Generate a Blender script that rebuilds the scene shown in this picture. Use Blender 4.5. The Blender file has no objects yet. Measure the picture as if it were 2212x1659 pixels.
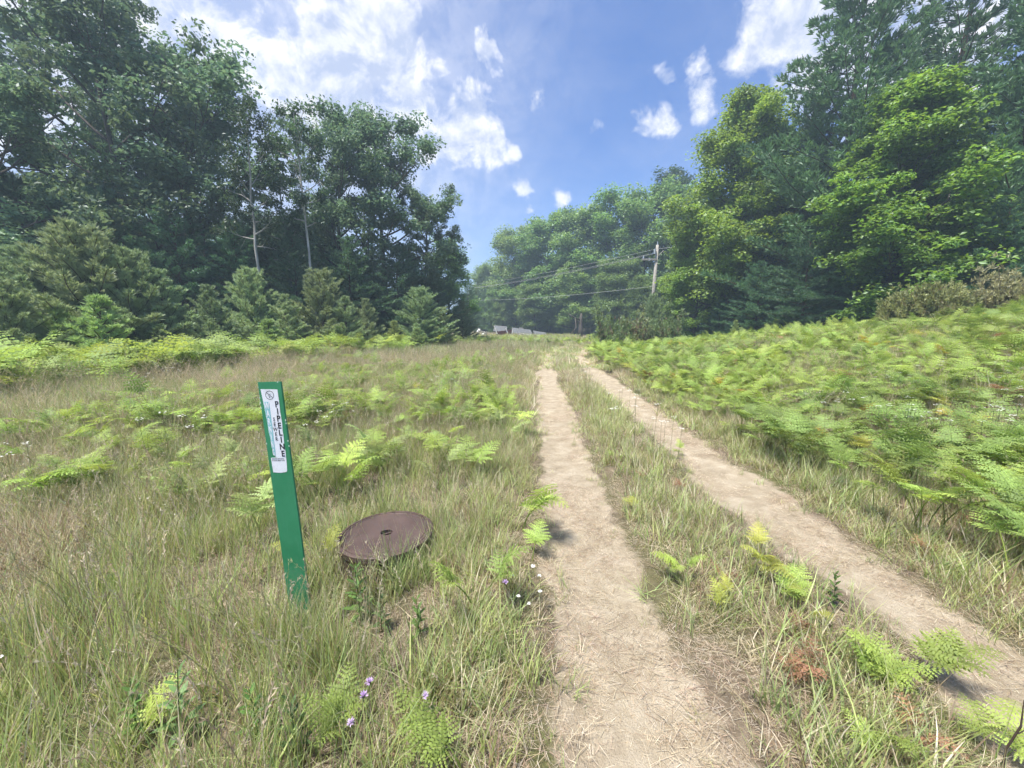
import bpy, math, random
import numpy as np
from mathutils import Vector, Matrix, Euler

# ------------------------------------------------------------------ camera, world, sun, exposure
R = math.radians
PITCH = R(9.0); EYE = 1.5; FPX = 386.0
sc = bpy.context.scene
cam_d = bpy.data.cameras.new("camera"); cam = bpy.data.objects.new("camera", cam_d)
sc.collection.objects.link(cam)
cam.location = (0, 0, EYE); cam.rotation_euler = (R(90) - PITCH, 0, 0)
cam_d.sensor_width = 36.0; cam_d.lens = FPX / 1024 * 36.0
cam_d.clip_start = 0.05; cam_d.clip_end = 3000
sc.camera = cam

SUN_DIR = Vector((-0.30, -0.22, 1.0)).normalized()         # towards the sun: high, left
SUN_EL = math.asin(SUN_DIR.z); SUN_AZ = math.atan2(SUN_DIR.x, SUN_DIR.y)
sun_d = bpy.data.lights.new("sun", 'SUN'); sun = bpy.data.objects.new("sun", sun_d)
sc.collection.objects.link(sun)
sun_d.energy = 2.7; sun_d.angle = R(6.0); sun_d.color = (1.0, 0.95, 0.86)
sun.rotation_euler = SUN_DIR.to_track_quat('Z', 'Y').to_euler(); sun.location = (0, 0, 60)

sc.view_settings.view_transform = 'Standard'; sc.view_settings.look = 'None'
sc.view_settings.gamma = 1.0; sc.view_settings.use_curve_mapping = False
sc.view_settings.exposure = 1.86
sc.render.engine = 'CYCLES'
try:
    sc.cycles.use_denoising = True; sc.cycles.denoiser = 'OPENIMAGEDENOISE'
    sc.cycles.max_bounces = 7; sc.cycles.diffuse_bounces = 5; sc.cycles.transmission_bounces = 2
    sc.cycles.use_adaptive_sampling = True; sc.cycles.adaptive_threshold = 0.025; sc.cycles.adaptive_min_samples = 16
    sc.cycles.glossy_bounces = 2; sc.cycles.volume_bounces = 0
    sc.cycles.caustics_reflective = False; sc.cycles.caustics_refractive = False
except Exception:
    pass


def ray(px, py):
    u = (px - 512) / FPX; v = (384 - py) / FPX
    return Vector((u, math.cos(PITCH) + v * math.sin(PITCH), -math.sin(PITCH) + v * math.cos(PITCH)))


class NT:
    """small helper to wire shader nodes"""
    def __init__(s, tree): s.t = tree; s.n = tree.nodes; s.l = tree.links
    def add(s, typ, ins=None, **kw):
        nd = s.n.new(typ)
        for k, v in kw.items(): setattr(nd, k, v)
        for k, v in (ins or {}).items():
            if hasattr(v, 'is_output'): s.l.new(v, nd.inputs[k])
            else: nd.inputs[k].default_value = v
        return nd
    def math(s, op, a, b=0.0, clamp=False):
        return s.add('ShaderNodeMath', {0: a, 1: b}, operation=op, use_clamp=clamp).outputs[0]
    def vmath(s, op, a, b=(0, 0, 0)):
        return s.add('ShaderNodeVectorMath', {0: a, 1: b}, operation=op)
    def ramp(s, fac, stops):
        nd = s.n.new('ShaderNodeValToRGB'); s.l.new(fac, nd.inputs[0])
        e = nd.color_ramp.elements
        while len(e) < len(stops): e.new(0.5)
        for el, (p, c) in zip(e, stops): el.position = p; el.color = (*c, 1) if len(c) == 3 else c
        return nd.outputs[0]
    def mix(s, fac, a, b):
        nd = s.n.new('ShaderNodeMix'); nd.data_type = 'RGBA'
        for i, v in ((0, fac), (6, a), (7, b)):
            if hasattr(v, 'is_output'): s.l.new(v, nd.inputs[i])
            else: nd.inputs[i].default_value = v if i == 0 else ((*v, 1) if len(v) == 3 else v)
        return nd.outputs[2]
    def noise(s, vec, scale, detail=4, rough=0.55, dist=0.0):
        nd = s.add('ShaderNodeTexNoise', {'Scale': scale, 'Detail': detail, 'Roughness': rough, 'Distortion': dist})
        if vec is not None: s.l.new(vec, nd.inputs['Vector'])
        return nd.outputs[0]


world = bpy.data.worlds.new("World"); sc.world = world; world.use_nodes = True
W = NT(world.node_tree); W.n.clear()
sky = W.add('ShaderNodeTexSky', sky_type='NISHITA')
sky.sun_disc = False; sky.sun_elevation = SUN_EL; sky.sun_rotation = SUN_AZ
sky.air_density = 1.0; sky.dust_density = 1.2; sky.ozone_density = 2.0
gen = W.add('ShaderNodeTexCoord').outputs['Generated']
dirn = W.vmath('NORMALIZE', gen).outputs[0]
sep = W.add('ShaderNodeSeparateXYZ', {0: dirn})
# cloud layer: noise over the sky direction, with heaps where the cumulus stand
warp = W.add('ShaderNodeTexNoise', {'Vector': dirn, 'Scale': 5.0, 'Detail': 5.0, 'Roughness': 0.6})
wv = W.vmath('SCALE', W.vmath('SUBTRACT', warp.outputs['Color'], (0.5, 0.5, 0.5)).outputs[0])
wv.inputs['Scale'].default_value = 0.16
wdir = W.vmath('ADD', dirn, wv.outputs[0]).outputs[0]
heaps = [(352, 62, .21, 1.1), (400, 40, .13, 1.0), (330, 105, .15, 1.0), (300, 60, .15, .9), (405, 100, .11, .9), (360, 120, .16, .8),
         (455, 130, .115, .95), (490, 140, .09, .9), (470, 100, .06, .75), (425, 135, .09, .8), (515, 150, .06, .7),
         (492, 60, .055, .85), (498, 80, .045, .7), (440, 68, .05, .6), (560, 190, .055, .78), (520, 185, .05, .72),
         (655, 125, .065, .75), (706, 98, .075, .74), (702, 62, .06, .7), (790, 25, .16, .95), (840, 50, .15, .9), (770, 60, .09, .6),
         (40, 30, .30, 1.0), (120, 20, .25, .8), (230, 25, .24, .72), (548, 108, .045, .66), (530, 205, .04, .66), (600, 138, .04, .62), (668, 80, .035, .6), (470, 125, .12, .9), (930, 60, .22, .8)]
acc = None
for hx, hy, hr, hw in heaps:
    d = ray(hx, hy).normalized()
    dist = W.add('ShaderNodeVectorMath', {0: wdir, 1: tuple(d)}, operation='DISTANCE').outputs['Value']
    g = W.add('ShaderNodeMapRange', {'Value': dist, 'From Min': 0.0, 'From Max': hr, 'To Min': hw, 'To Max': 0.0},
              interpolation_type='SMOOTHSTEP').outputs[0]
    acc = g if acc is None else W.math('MAXIMUM', acc, g)
zz = W.math('ADD', W.math('MAXIMUM', sep.outputs[2], 0.0), 0.22)
pl = W.add('ShaderNodeCombineXYZ', {0: W.math('DIVIDE', sep.outputs[0], zz), 1: W.math('DIVIDE', sep.outputs[1], zz), 2: 0.0}).outputs[0]
fine = W.noise(dirn, 11.0, 10, 0.66, 0.35)
so = W.vmath('ADD', dirn, tuple(SUN_DIR * 0.030)).outputs[0]
fine2 = W.noise(so, 11.0, 10, 0.66, 0.35)
field = W.noise(pl, 1.15, 5, 0.55)
fieldc = W.add('ShaderNodeMapRange', {'Value': field, 'From Min': 0.56, 'From Max': 0.80, 'To Min': 0.0, 'To Max': 0.62}).outputs[0]
base = W.math('MAXIMUM', acc, fieldc)
dens = W.math('ADD', base, W.math('MULTIPLY', W.math('SUBTRACT', fine, 0.5), 1.7))
alpha = W.add('ShaderNodeMapRange', {'Value': dens, 'From Min': 0.23, 'From Max': 0.76, 'To Min': 0.0, 'To Max': 1.0},
              interpolation_type='SMOOTHSTEP').outputs[0]
alpha = W.math('MULTIPLY', alpha, 0.93)
veil_n = W.noise(pl, 2.2, 6, 0.6, 0.4)
veil_d = W.add('ShaderNodeVectorMath', {0: wdir, 1: tuple(ray(130, -10).normalized())}, operation='DISTANCE').outputs['Value']
veil = W.add('ShaderNodeMapRange', {'Value': veil_d, 'From Min': 0.15, 'From Max': 0.85, 'To Min': 0.75, 'To Max': 0.0}, interpolation_type='SMOOTHSTEP').outputs[0]
veil_all = W.add('ShaderNodeMapRange', {'Value': veil_n, 'From Min': 0.42, 'From Max': 0.72, 'To Min': 0.0, 'To Max': 0.10}).outputs[0]
veil = W.math('ADD', veil_all, W.math('MULTIPLY', veil, W.math('ADD', 0.35, veil_n)))
alpha = W.math('MAXIMUM', alpha, W.math('MINIMUM', veil, 0.5))
lit = W.add('ShaderNodeMapRange', {'Value': W.math('SUBTRACT', fine, fine2), 'From Min': -0.10, 'From Max': 0.12, 'To Min': 0.0, 'To Max': 1.0}).outputs[0]
thick = W.add('ShaderNodeMapRange', {'Value': dens, 'From Min': 0.45, 'From Max': 1.25, 'To Min': 0.25, 'To Max': -0.30}).outputs[0]
lit = W.math('ADD', lit, thick, True)
ccol = W.mix(lit, (0.50, 0.57, 0.76), (1.02, 1.01, 1.03))
SKY_STR = 0.050
bluemix = W.add('ShaderNodeVectorMath', {0: sky.outputs[0], 1: (0.67, 0.83, 1.16)}, operation='MULTIPLY').outputs[0]
skyv = W.vmath('SCALE', bluemix); skyv.inputs['Scale'].default_value = 1.0
cl = W.vmath('SCALE', ccol); cl.inputs['Scale'].default_value = 0.335 / SKY_STR
fin = W.mix(alpha, skyv.outputs[0], cl.outputs[0])
bg = W.add('ShaderNodeBackground', {'Color': fin, 'Strength': SKY_STR})
wo = W.add('ShaderNodeOutputWorld'); W.l.new(bg.outputs[0], wo.inputs['Surface'])

# ------------------------------------------------------------------ helpers
C = sc.collection


def smooth(a, b, v):
    t = np.clip((np.asarray(v, float) - a) / (b - a), 0, 1)
    return t * t * (3 - 2 * t)


def lattice(seed):
    g = np.random.default_rng(seed).random((64, 64))
    def f(x, y):
        x = np.asarray(x, float); y = np.asarray(y, float)
        xi = np.floor(x).astype(int); yi = np.floor(y).astype(int)
        fx = x - xi; fy = y - yi; fx = fx * fx * (3 - 2 * fx); fy = fy * fy * (3 - 2 * fy)
        a = g[xi % 64, yi % 64]; b = g[(xi + 1) % 64, yi % 64]; c = g[xi % 64, (yi + 1) % 64]; d = g[(xi + 1) % 64, (yi + 1) % 64]
        return (a * (1 - fx) + b * fx) * (1 - fy) + (c * (1 - fx) + d * fx) * fy
    return f


n1, n2, n3 = lattice(1), lattice(2), lattice(3)


def G0(px, py):
    """point of the flat meadow seen at a pixel"""
    d = ray(px, py); t = EYE / -d.z
    return d.x * t, d.y * t


_lr = [(690, 860), (648, 768), (632, 700), (616, 648), (586, 556), (567, 463), (556, 417), (545.5, 370), (547, 357), (557, 350), (568, 346)]
_rr = [(1090, 768), (1012, 694), (968, 648), (903, 602), (829, 556), (764, 509), (706, 463), (651, 417), (592, 370), (578, 357), (584, 350), (592, 346)]
_L = np.array([G0(*p) for p in _lr]); _Rr = np.array([G0(*p) for p in _rr])
_L = np.vstack([[_L[0, 0] - .02, -3.0], _L, [[5.2, 31], [7.5, 40]]]); _Rr = np.vstack([[1.45, -3.0], _Rr, [[7.2, 31], [9.5, 40]]])


def xl(y): return np.interp(y, _L[:, 1], _L[:, 0])
def xr(y): return np.interp(y, _Rr[:, 1], _Rr[:, 0])


def rut_half(y, side):
    n = n2(np.asarray(y) * 1.7 + (17 if side else 3), 5.5); q = n3(np.asarray(y) * 6.1 + (9 if side else 31), 2.5)
    return (0.215 if side == 0 else 0.235) + 0.16 * (n - .5) + .09 * (q - .5)


def rut_d(x, y):
    """distance outside the bare wheel ruts, negative inside"""
    a = np.abs(x - xl(y)) - rut_half(y, 0); b = np.abs(x - xr(y)) - rut_half(y, 1)
    return np.minimum(a, b)


def terr(x, y):
    x = np.asarray(x, float); y = np.asarray(y, float)
    z = 1.75 * smooth(3.4, 15.0, x - 0.04 * y) * (1 - smooth(6, 27, y))
    z = z + (n1(x * .45 + 9, y * .45 + 9) - .5) * 0.10 * smooth(1.2, 3.5, np.abs(rut_d(x, y)) + .6)
    z = z + (n2(x * 2.1, y * 2.1) - .5) * 0.03
    d = rut_d(x, y)
    z = z - 0.035 * (1 - smooth(-.12, .16, d))
    return z


def T(x, y): return float(terr(x, y))


def G(px, py):
    x, y = G0(px, py)
    return Vector((x, y, T(x, y)))


def D(dx, dy):
    """same, from the 2212-wide view of the photograph"""
    return G(dx * .46293, dy * .46293)


def mk_mesh(name, V, faces, mat=None, col=None, smooth_sh=False):
    """faces: list of int arrays (n,3) or (n,4)"""
    me = bpy.data.meshes.new(name)
    V = np.asarray(V, np.float32)
    faces = [np.asarray(f, np.int32) for f in faces if len(f)]
    me.vertices.add(len(V)); me.vertices.foreach_set('co', V.ravel())
    nl = sum(f.size for f in faces); nf = sum(len(f) for f in faces)
    me.loops.add(nl); me.polygons.add(nf)
    me.loops.foreach_set('vertex_index', np.concatenate([f.ravel() for f in faces]))
    st = []; o = 0
    for f in faces:
        st.append(o + np.arange(len(f)) * f.shape[1]); o += f.size
    me.polygons.foreach_set('loop_start', np.concatenate(st).astype(np.int32))
    if smooth_sh: me.polygons.foreach_set('use_smooth', np.ones(nf, bool))
    me.update(calc_edges=True)
    if col is not None:
        a = me.attributes.new('col', 'FLOAT_COLOR', 'POINT')
        c = np.ones((len(V), 4), np.float32); c[:, :3] = col
        a.data.foreach_set('color', c.ravel())
    if mat: me.materials.append(mat)
    return me


def obj(name, me, parent=None, loc=None):
    o = bpy.data.objects.new(name, me); C.objects.link(o)
    if parent: o.parent = parent
    if loc is not None: o.location = loc
    return o


def tag(o, label=None, cat=None, group=None, kind=None):
    if label: o['label'] = label
    if cat: o['category'] = cat
    if group: o['group'] = group
    if kind: o['kind'] = kind
    return o


def empty(name, loc, rz=0.0, s=1.0):
    o = bpy.data.objects.new(name, None); C.objects.link(o)
    o.location = loc; o.rotation_euler = (0, 0, rz)
    o.scale = (s, s, s) if not isinstance(s, tuple) else s
    o.empty_display_size = .1
    return o


class MB:
    """collects simple solids into one mesh"""
    def __init__(s): s.v = []; s.f = []
    def quadmesh(s, V, F):
        b = len(s.v); s.v += [tuple(p) for p in V]; s.f += [tuple(i + b for i in f) for f in F]; return s
    def box(s, c, d, rot=None):
        c = Vector(c); M = rot.to_matrix() if rot is not None else Matrix.Identity(3)
        V = [c + M @ Vector((x * d[0] / 2, y * d[1] / 2, z * d[2] / 2)) for x in (-1, 1) for y in (-1, 1) for z in (-1, 1)]
        return s.quadmesh(V, [(0, 1, 3, 2), (4, 6, 7, 5), (0, 4, 5, 1), (2, 3, 7, 6), (0, 2, 6, 4), (1, 5, 7, 3)])
    def tube(s, pts, rad, n=7, cap=True):
        V, F = tube_arr(pts, rad, n)
        b = len(s.v); s.v += [tuple(p) for p in V]; s.f += [tuple(int(i) + b for i in f) for f in F]
        if cap:
            s.f.append(tuple(b + i for i in range(n))[::-1]); m = len(V) - n
            s.f.append(tuple(b + m + i for i in range(n)))
        return s
    def lathe(s, prof, n=32, c=(0, 0, 0)):
        b = len(s.v); m = len(prof)
        for i in range(n):
            a = 2 * math.pi * i / n
            s.v += [(c[0] + r * math.cos(a), c[1] + r * math.sin(a), c[2] + z) for r, z in prof]
        for i in range(n):
            j = (i + 1) % n
            for k in range(m - 1):
                s.f.append((b + i * m + k, b + j * m + k, b + j * m + k + 1, b + i * m + k + 1))
        return s
    def prism(s, poly, y0, y1):
        """polygon in x,z extruded along y"""
        b = len(s.v); n = len(poly)
        s.v += [(x, y0, z) for x, z in poly] + [(x, y1, z) for x, z in poly]
        s.f.append(tuple(b + i for i in range(n))); s.f.append(tuple(b + n + i for i in range(n))[::-1])
        for i in range(n):
            j = (i + 1) % n; s.f.append((b + i, b + n + i, b + n + j, b + j))
        return s
    def mesh(s, name, mat, smooth_sh=False):
        me = bpy.data.meshes.new(name); me.from_pydata(s.v, [], s.f); me.update()
        if mat: me.materials.append(mat)
        if smooth_sh: me.polygons.foreach_set('use_smooth', np.ones(len(me.polygons), bool))
        return me
    def build(s, name, mat, parent=None, smooth_sh=False):
        return obj(name, s.mesh(name, mat, smooth_sh), parent)


def tube_arr(pts, rad, n=6):
    P = np.array([tuple(p) for p in pts], float); m = len(P)
    rad = np.broadcast_to(np.asarray(rad, float), (m,))
    Tn = np.gradient(P, axis=0); Tn /= np.linalg.norm(Tn, axis=1)[:, None] + 1e-9
    ref = np.array([0.0, 0.0, 1.0]) if abs(Tn[0, 2]) < .8 else np.array([1.0, 0.0, 0.0])
    A = np.cross(Tn, ref); A /= np.linalg.norm(A, axis=1)[:, None] + 1e-9
    B = np.cross(Tn, A)
    ang = np.arange(n) * 2 * math.pi / n
    V = P[:, None, :] + rad[:, None, None] * (A[:, None, :] * np.cos(ang)[None, :, None] + B[:, None, :] * np.sin(ang)[None, :, None])
    F = []
    for i in range(m - 1):
        a = i * n + np.arange(n); b = i * n + (np.arange(n) + 1) % n
        F.append(np.stack([a, b, b + n, a + n], 1))
    return V.reshape(-1, 3), np.concatenate(F)


class Acc:
    """collects numpy pieces with a colour per vertex"""
    def __init__(s): s.V = []; s.C = []; s.T = []; s.Q = []; s.n = 0
    def add(s, V, col, tri=None, quad=None):
        V = np.asarray(V, float); s.V.append(V)
        s.C.append(np.broadcast_to(np.asarray(col, float), V.shape))
        if tri is not None: s.T.append(np.asarray(tri) + s.n)
        if quad is not None: s.Q.append(np.asarray(quad) + s.n)
        s.n += len(V)
    def tube(s, pts, rad, col=(0, 0, 0), n=5):
        V, F = tube_arr(pts, rad, n); s.add(V, col, quad=F)
    def mesh(s, name, mat, smooth_sh=False):
        f = []
        if s.T: f.append(np.concatenate(s.T))
        if s.Q: f.append(np.concatenate(s.Q))
        return mk_mesh(name, np.concatenate(s.V), f, mat, np.concatenate(s.C), smooth_sh)


# ------------------------------------------------------------------ materials
def mat_new(name):
    m = bpy.data.materials.new(name); m.use_nodes = True
    t = NT(m.node_tree); t.n.clear()
    return m, t


def finish(t, shader):
    o = t.add('ShaderNodeOutputMaterial'); t.l.new(shader, o.inputs['Surface'])


def foliage_mat(name, transl=0.38, gloss=0.05, var=0.22, hue=0.018, rough=0.45):
    m, t = mat_new(name)
    at = t.add('ShaderNodeAttribute', attribute_name='col').outputs['Color']
    rnd = t.add('ShaderNodeObjectInfo').outputs['Random']
    v = t.math('ADD', 1 - var, t.math('MULTIPLY', rnd, 2 * var))
    h = t.math('ADD', 0.5 - hue, t.math('MULTIPLY', t.math('FRACT', t.math('MULTIPLY', rnd, 7.31)), 2 * hue))
    hs = t.add('ShaderNodeHueSaturation', {'Hue': h, 'Saturation': 1.0, 'Value': v, 'Color': at}).outputs[0]
    d = t.add('ShaderNodeBsdfDiffuse', {'Color': hs}).outputs[0]
    tc = t.mix(0.5, hs, t.add('ShaderNodeHueSaturation', {'Hue': 0.48, 'Saturation': 1.15, 'Value': 1.5, 'Color': hs}).outputs[0])
    tr = t.add('ShaderNodeBsdfTranslucent', {'Color': tc}).outputs[0]
    mx = t.add('ShaderNodeMixShader', {0: transl, 1: d, 2: tr}).outputs[0]
    gl = t.add('ShaderNodeBsdfGlossy', {'Color': (.8, .85, .9, 1), 'Roughness': rough}).outputs[0]
    mx = t.add('ShaderNodeMixShader', {0: gloss, 1: mx, 2: gl}).outputs[0]
    finish(t, mx)
    return m


def plain(name, col, rough=0.6, noise=None, spec=0.3, metal=0.0, bump=0.0, bscale=60.0):
    m, t = mat_new(name)
    co = t.add('ShaderNodeTexCoord').outputs['Object']
    c = (*col, 1)
    if noise:
        c2, s, lo, hi = noise
        f = t.add('ShaderNodeMapRange', {'Value': t.noise(co, s, 6, .6), 'From Min': lo, 'From Max': hi}).outputs[0]
        c = t.mix(f, col, c2)
    p = t.add('ShaderNodeBsdfPrincipled', {'Base Color': c, 'Roughness': rough, 'Metallic': metal, 'Specular IOR Level': spec})
    if bump:
        b = t.add('ShaderNodeBump', {'Strength': bump, 'Distance': 0.004, 'Height': t.noise(co, bscale, 5, .6)})
        t.l.new(b.outputs[0], p.inputs['Normal'])
    finish(t, p.outputs[0])
    return m


def bark_mat(name, c1, c2, scale=6.0):
    m, t = mat_new(name)
    co = t.add('ShaderNodeTexCoord').outputs['Object']
    st = t.vmath('MULTIPLY', co, (1, 1, .22)).outputs[0]
    n = t.noise(st, scale, 6, .65)
    c = t.ramp(n, [(0.3, c1), (0.72, c2)])
    b = t.add('ShaderNodeBump', {'Strength': .8, 'Distance': .03, 'Height': n})
    p = t.add('ShaderNodeBsdfPrincipled', {'Base Color': c, 'Roughness': .9, 'Specular IOR Level': .15, 'Normal': b.outputs[0]})
    finish(t, p.outputs[0])
    return m


M = {}
M['leaf'] = foliage_mat('leaf_foliage', .46, .035)
M['needle'] = foliage_mat('needle_foliage', .32, .04, var=.18, rough=.5)
M['grass'] = foliage_mat('grass_blades', .44, .03, var=.25, hue=.02)
M['fern'] = foliage_mat('fern_fronds', .40, .018, var=.30, hue=.013, rough=.6)
M['flower'] = foliage_mat('flower_petals', .25, .02, var=.05, hue=0)
M['bark'] = bark_mat('bark_grey', (.05, .042, .035), (.16, .14, .12))
M['bark_pale'] = bark_mat('bark_pale', (.22, .21, .19), (.52, .50, .45), 4.0)
M['bark_brown'] = bark_mat('bark_brown', (.05, .032, .022), (.15, .10, .07))


def ground_nodes(t):
    co = t.add('ShaderNodeTexCoord').outputs['Object']
    a = t.noise(co, 1.3, 5, .6); b = t.noise(co, 14.0, 7, .7); c = t.noise(co, 90.0, 4, .7)
    soil = t.ramp(b, [(.28, (.07, .054, .038)), (.52, (.17, .135, .095)), (.75, (.30, .25, .175))])
    moss = t.ramp(c, [(.3, (.05, .06, .022)), (.7, (.17, .16, .07))])
    f = t.add('ShaderNodeMapRange', {'Value': a, 'From Min': .42, 'From Max': .62}).outputs[0]
    return co, t.mix(f, soil, moss), b, c


m, t = mat_new('meadow_thatch')
co, colr, b, c = ground_nodes(t)
bp = t.add('ShaderNodeBump', {'Strength': .9, 'Distance': .02, 'Height': t.math('ADD', b, t.math('MULTIPLY', c, .5))})
finish(t, t.add('ShaderNodeBsdfPrincipled', {'Base Color': colr, 'Roughness': .95, 'Specular IOR Level': .1, 'Normal': bp.outputs[0]}).outputs[0])
M['ground'] = m

m, t = mat_new('sandy_dirt')
co, colr, b, c = ground_nodes(t)
e = t.add('ShaderNodeAttribute', attribute_name='edge').outputs['Fac']
nb = t.noise(co, 5.5, 7, .68)
nf = t.noise(co, 160.0, 3, .6)
sand = t.ramp(nb, [(.25, (.22, .178, .122)), (.5, (.36, .305, .222)), (.72, (.48, .42, .325))])
sand = t.mix(t.add('ShaderNodeMapRange', {'Value': nf, 'From Min': .35, 'From Max': .75, 'To Min': 0, 'To Max': .35}).outputs[0], sand, (.18, .13, .082))
k = t.math('ADD', e, t.math('MULTIPLY', t.math('SUBTRACT', t.noise(co, 9.0, 6, .7), .5), 1.1))
k = t.add('ShaderNodeMapRange', {'Value': k, 'From Min': .34, 'From Max': .66}, interpolation_type='SMOOTHSTEP').outputs[0]
fc = t.mix(k, colr, sand)
bp = t.add('ShaderNodeBump', {'Strength': 1.0, 'Distance': .03, 'Height': t.math('ADD', nb, t.math('MULTIPLY', nf, .35))})
finish(t, t.add('ShaderNodeBsdfPrincipled', {'Base Color': fc, 'Roughness': .95, 'Specular IOR Level': .1, 'Normal': bp.outputs[0]}).outputs[0])
M['dirt'] = m

# ------------------------------------------------------------------ ground and wheel ruts
def grid_mesh(name, xs, ys, mat, dz=0.0):
    X, Y = np.meshgrid(xs, ys); Z = terr(X, Y) + dz
    V = np.stack([X, Y, Z], -1).reshape(-1, 3)
    nx, ny = len(xs), len(ys)
    i = (np.arange(ny - 1)[:, None] * nx + np.arange(nx - 1)[None, :]).ravel()
    return mk_mesh(name, V, [np.stack([i, i + 1, i + nx + 1, i + nx], 1)], mat, None, True)


xs = np.concatenate([np.linspace(-260, -40, 12), np.arange(-38, -8, .8), np.arange(-8, 10, .12), np.arange(10, 40, .8), np.linspace(41, 260, 12)])
ys = np.concatenate([np.linspace(-120, -6, 10), np.arange(-5, -1, .4), np.arange(-1, 12, .12), np.arange(12, 50, .6), np.linspace(52, 300, 14)])
tag(obj('ground', grid_mesh('ground', xs, ys, M['ground'])), 'thatchy meadow soil between the grass', 'ground', kind='structure')

for side, fx in ((0, xl), (1, xr)):
    yy = np.concatenate([np.arange(-2.5, 8, .05), np.arange(8, 39, .2)])
    uu = np.linspace(-1, 1, 17)
    hw = rut_half(yy, side) + .16
    cx = fx(yy)
    ker = np.ones(9) / 9; cxp = np.pad(cx, 4, mode='edge'); cx = np.convolve(cxp, ker, 'valid')
    X = cx[:, None] + uu[None, :] * hw[:, None]; Y = np.repeat(yy[:, None], 17, 1)
    Z = terr(X, Y) + .012
    V = np.stack([X, Y, Z], -1).reshape(-1, 3)
    ny = len(yy); i = (np.arange(ny - 1)[:, None] * 17 + np.arange(16)[None, :]).ravel()
    me = mk_mesh('wheel_rut', V, [np.stack([i, i + 1, i + 18, i + 17], 1)], M['dirt'], None, True)
    at = me.attributes.new('edge', 'FLOAT', 'POINT')
    ed = np.clip((1 - np.abs(uu))[None, :] * hw[:, None] / .20, 0, 1) * np.ones((ny, 1))
    ed = ed * (1 - .5 * smooth(14, 30, Y))
    at.data.foreach_set('value', ed.ravel().astype(np.float32))
    tag(obj('dirt_track', me), ('left' if side == 0 else 'right') + ' sandy wheel rut of the two-track lane', 'track', kind='structure')

# ------------------------------------------------------------------ leaf and needle builders
def unit(v): return v / (np.linalg.norm(v, axis=-1, keepdims=True) + 1e-9)


def leaves(acc, rng, centers, rad, flat, n_per, size, col, colvar=.22, up=.8, droop=.15, aspect=.62):
    """clumps of folded leaf blades; centers (k,3), rad (k,)"""
    k = len(centers); n = k * n_per
    c = np.repeat(centers, n_per, 0); r = np.repeat(rad, n_per)
    p = unit(rng.normal(size=(n, 3))) * (rng.random(n) ** .45)[:, None]
    p[:, 2] *= flat
    out = unit(p + 1e-6)
    pos = c + p * r[:, None]
    pos[:, 2] -= droop * r * (p[:, 0] ** 2 + p[:, 1] ** 2)
    nrm = unit(rng.normal(size=(n, 3)) * .75 + out * .45 + np.array([0, 0, up]))
    a = unit(np.cross(nrm, rng.normal(size=(n, 3)))); b = np.cross(nrm, a)
    s = size * (.45 + 1.0 * rng.random(n)); w = s * aspect
    A = a * (s / 2)[:, None]; B = b * (w / 2)[:, None]; N = nrm * (w * .18)[:, None]
    V = np.stack([pos - A, pos + B + N, pos + A, pos - B + N], 1).reshape(-1, 3)
    i = np.arange(n) * 4
    cl = np.repeat(1 + colvar * (rng.random(k) - .5) * 2, n_per) * (1 + colvar * (rng.random(n) - .5) * 1.6)
    tint = (rng.random(n) - .5)[:, None] * np.array([.25, .05, -.1])
    cc = np.clip(np.asarray(col)[None, :] * cl[:, None] * (1 + tint), .003, 1)
    acc.add(V, np.repeat(cc, 4, 0), tri=np.concatenate([np.stack([i, i + 1, i + 2], 1), np.stack([i, i + 2, i + 3], 1)]))


def tufts(acc, rng, pos, dirs, n_per, length, width, col, colvar=.2, spread=.9):
    k = len(pos); n = k * n_per
    d = unit(np.repeat(dirs, n_per, 0) + rng.normal(size=(n, 3)) * spread * .6)
    p = np.repeat(pos, n_per, 0) + rng.normal(size=(n, 3)) * length * .10
    l = length * (.6 + .7 * rng.random(n))
    sd = unit(np.cross(d, rng.normal(size=(n, 3)))) * (width * (.7 + .6 * rng.random(n)) / 2)[:, None]
    mid = p + d * (l * .45)[:, None]
    V = np.stack([p, mid + sd, p + d * l[:, None], mid - sd], 1).reshape(-1, 3)
    i = np.arange(n) * 4
    cl = np.repeat(1 + colvar * (rng.random(k) - .5) * 2, n_per) * (1 + colvar * (rng.random(n) - .5) * 1.4)
    cc = np.clip(np.asarray(col)[None, :] * cl[:, None], .003, 1)
    acc.add(V, np.repeat(cc, 4, 0), tri=np.concatenate([np.stack([i, i + 1, i + 2], 1), np.stack([i, i + 2, i + 3], 1)]))


def limb_path(rng, p0, d0, length, rise, n=6, wob=.06):
    P = [np.array(p0, float)]; d = unit(np.array(d0, float)); st = length / (n - 1)
    for i in range(n - 1):
        d = unit(d + np.array([0, 0, rise]) / (n - 1) + rng.normal(size=3) * wob)
        P.append(P[-1] + d * st)
    return np.array(P)


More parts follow.
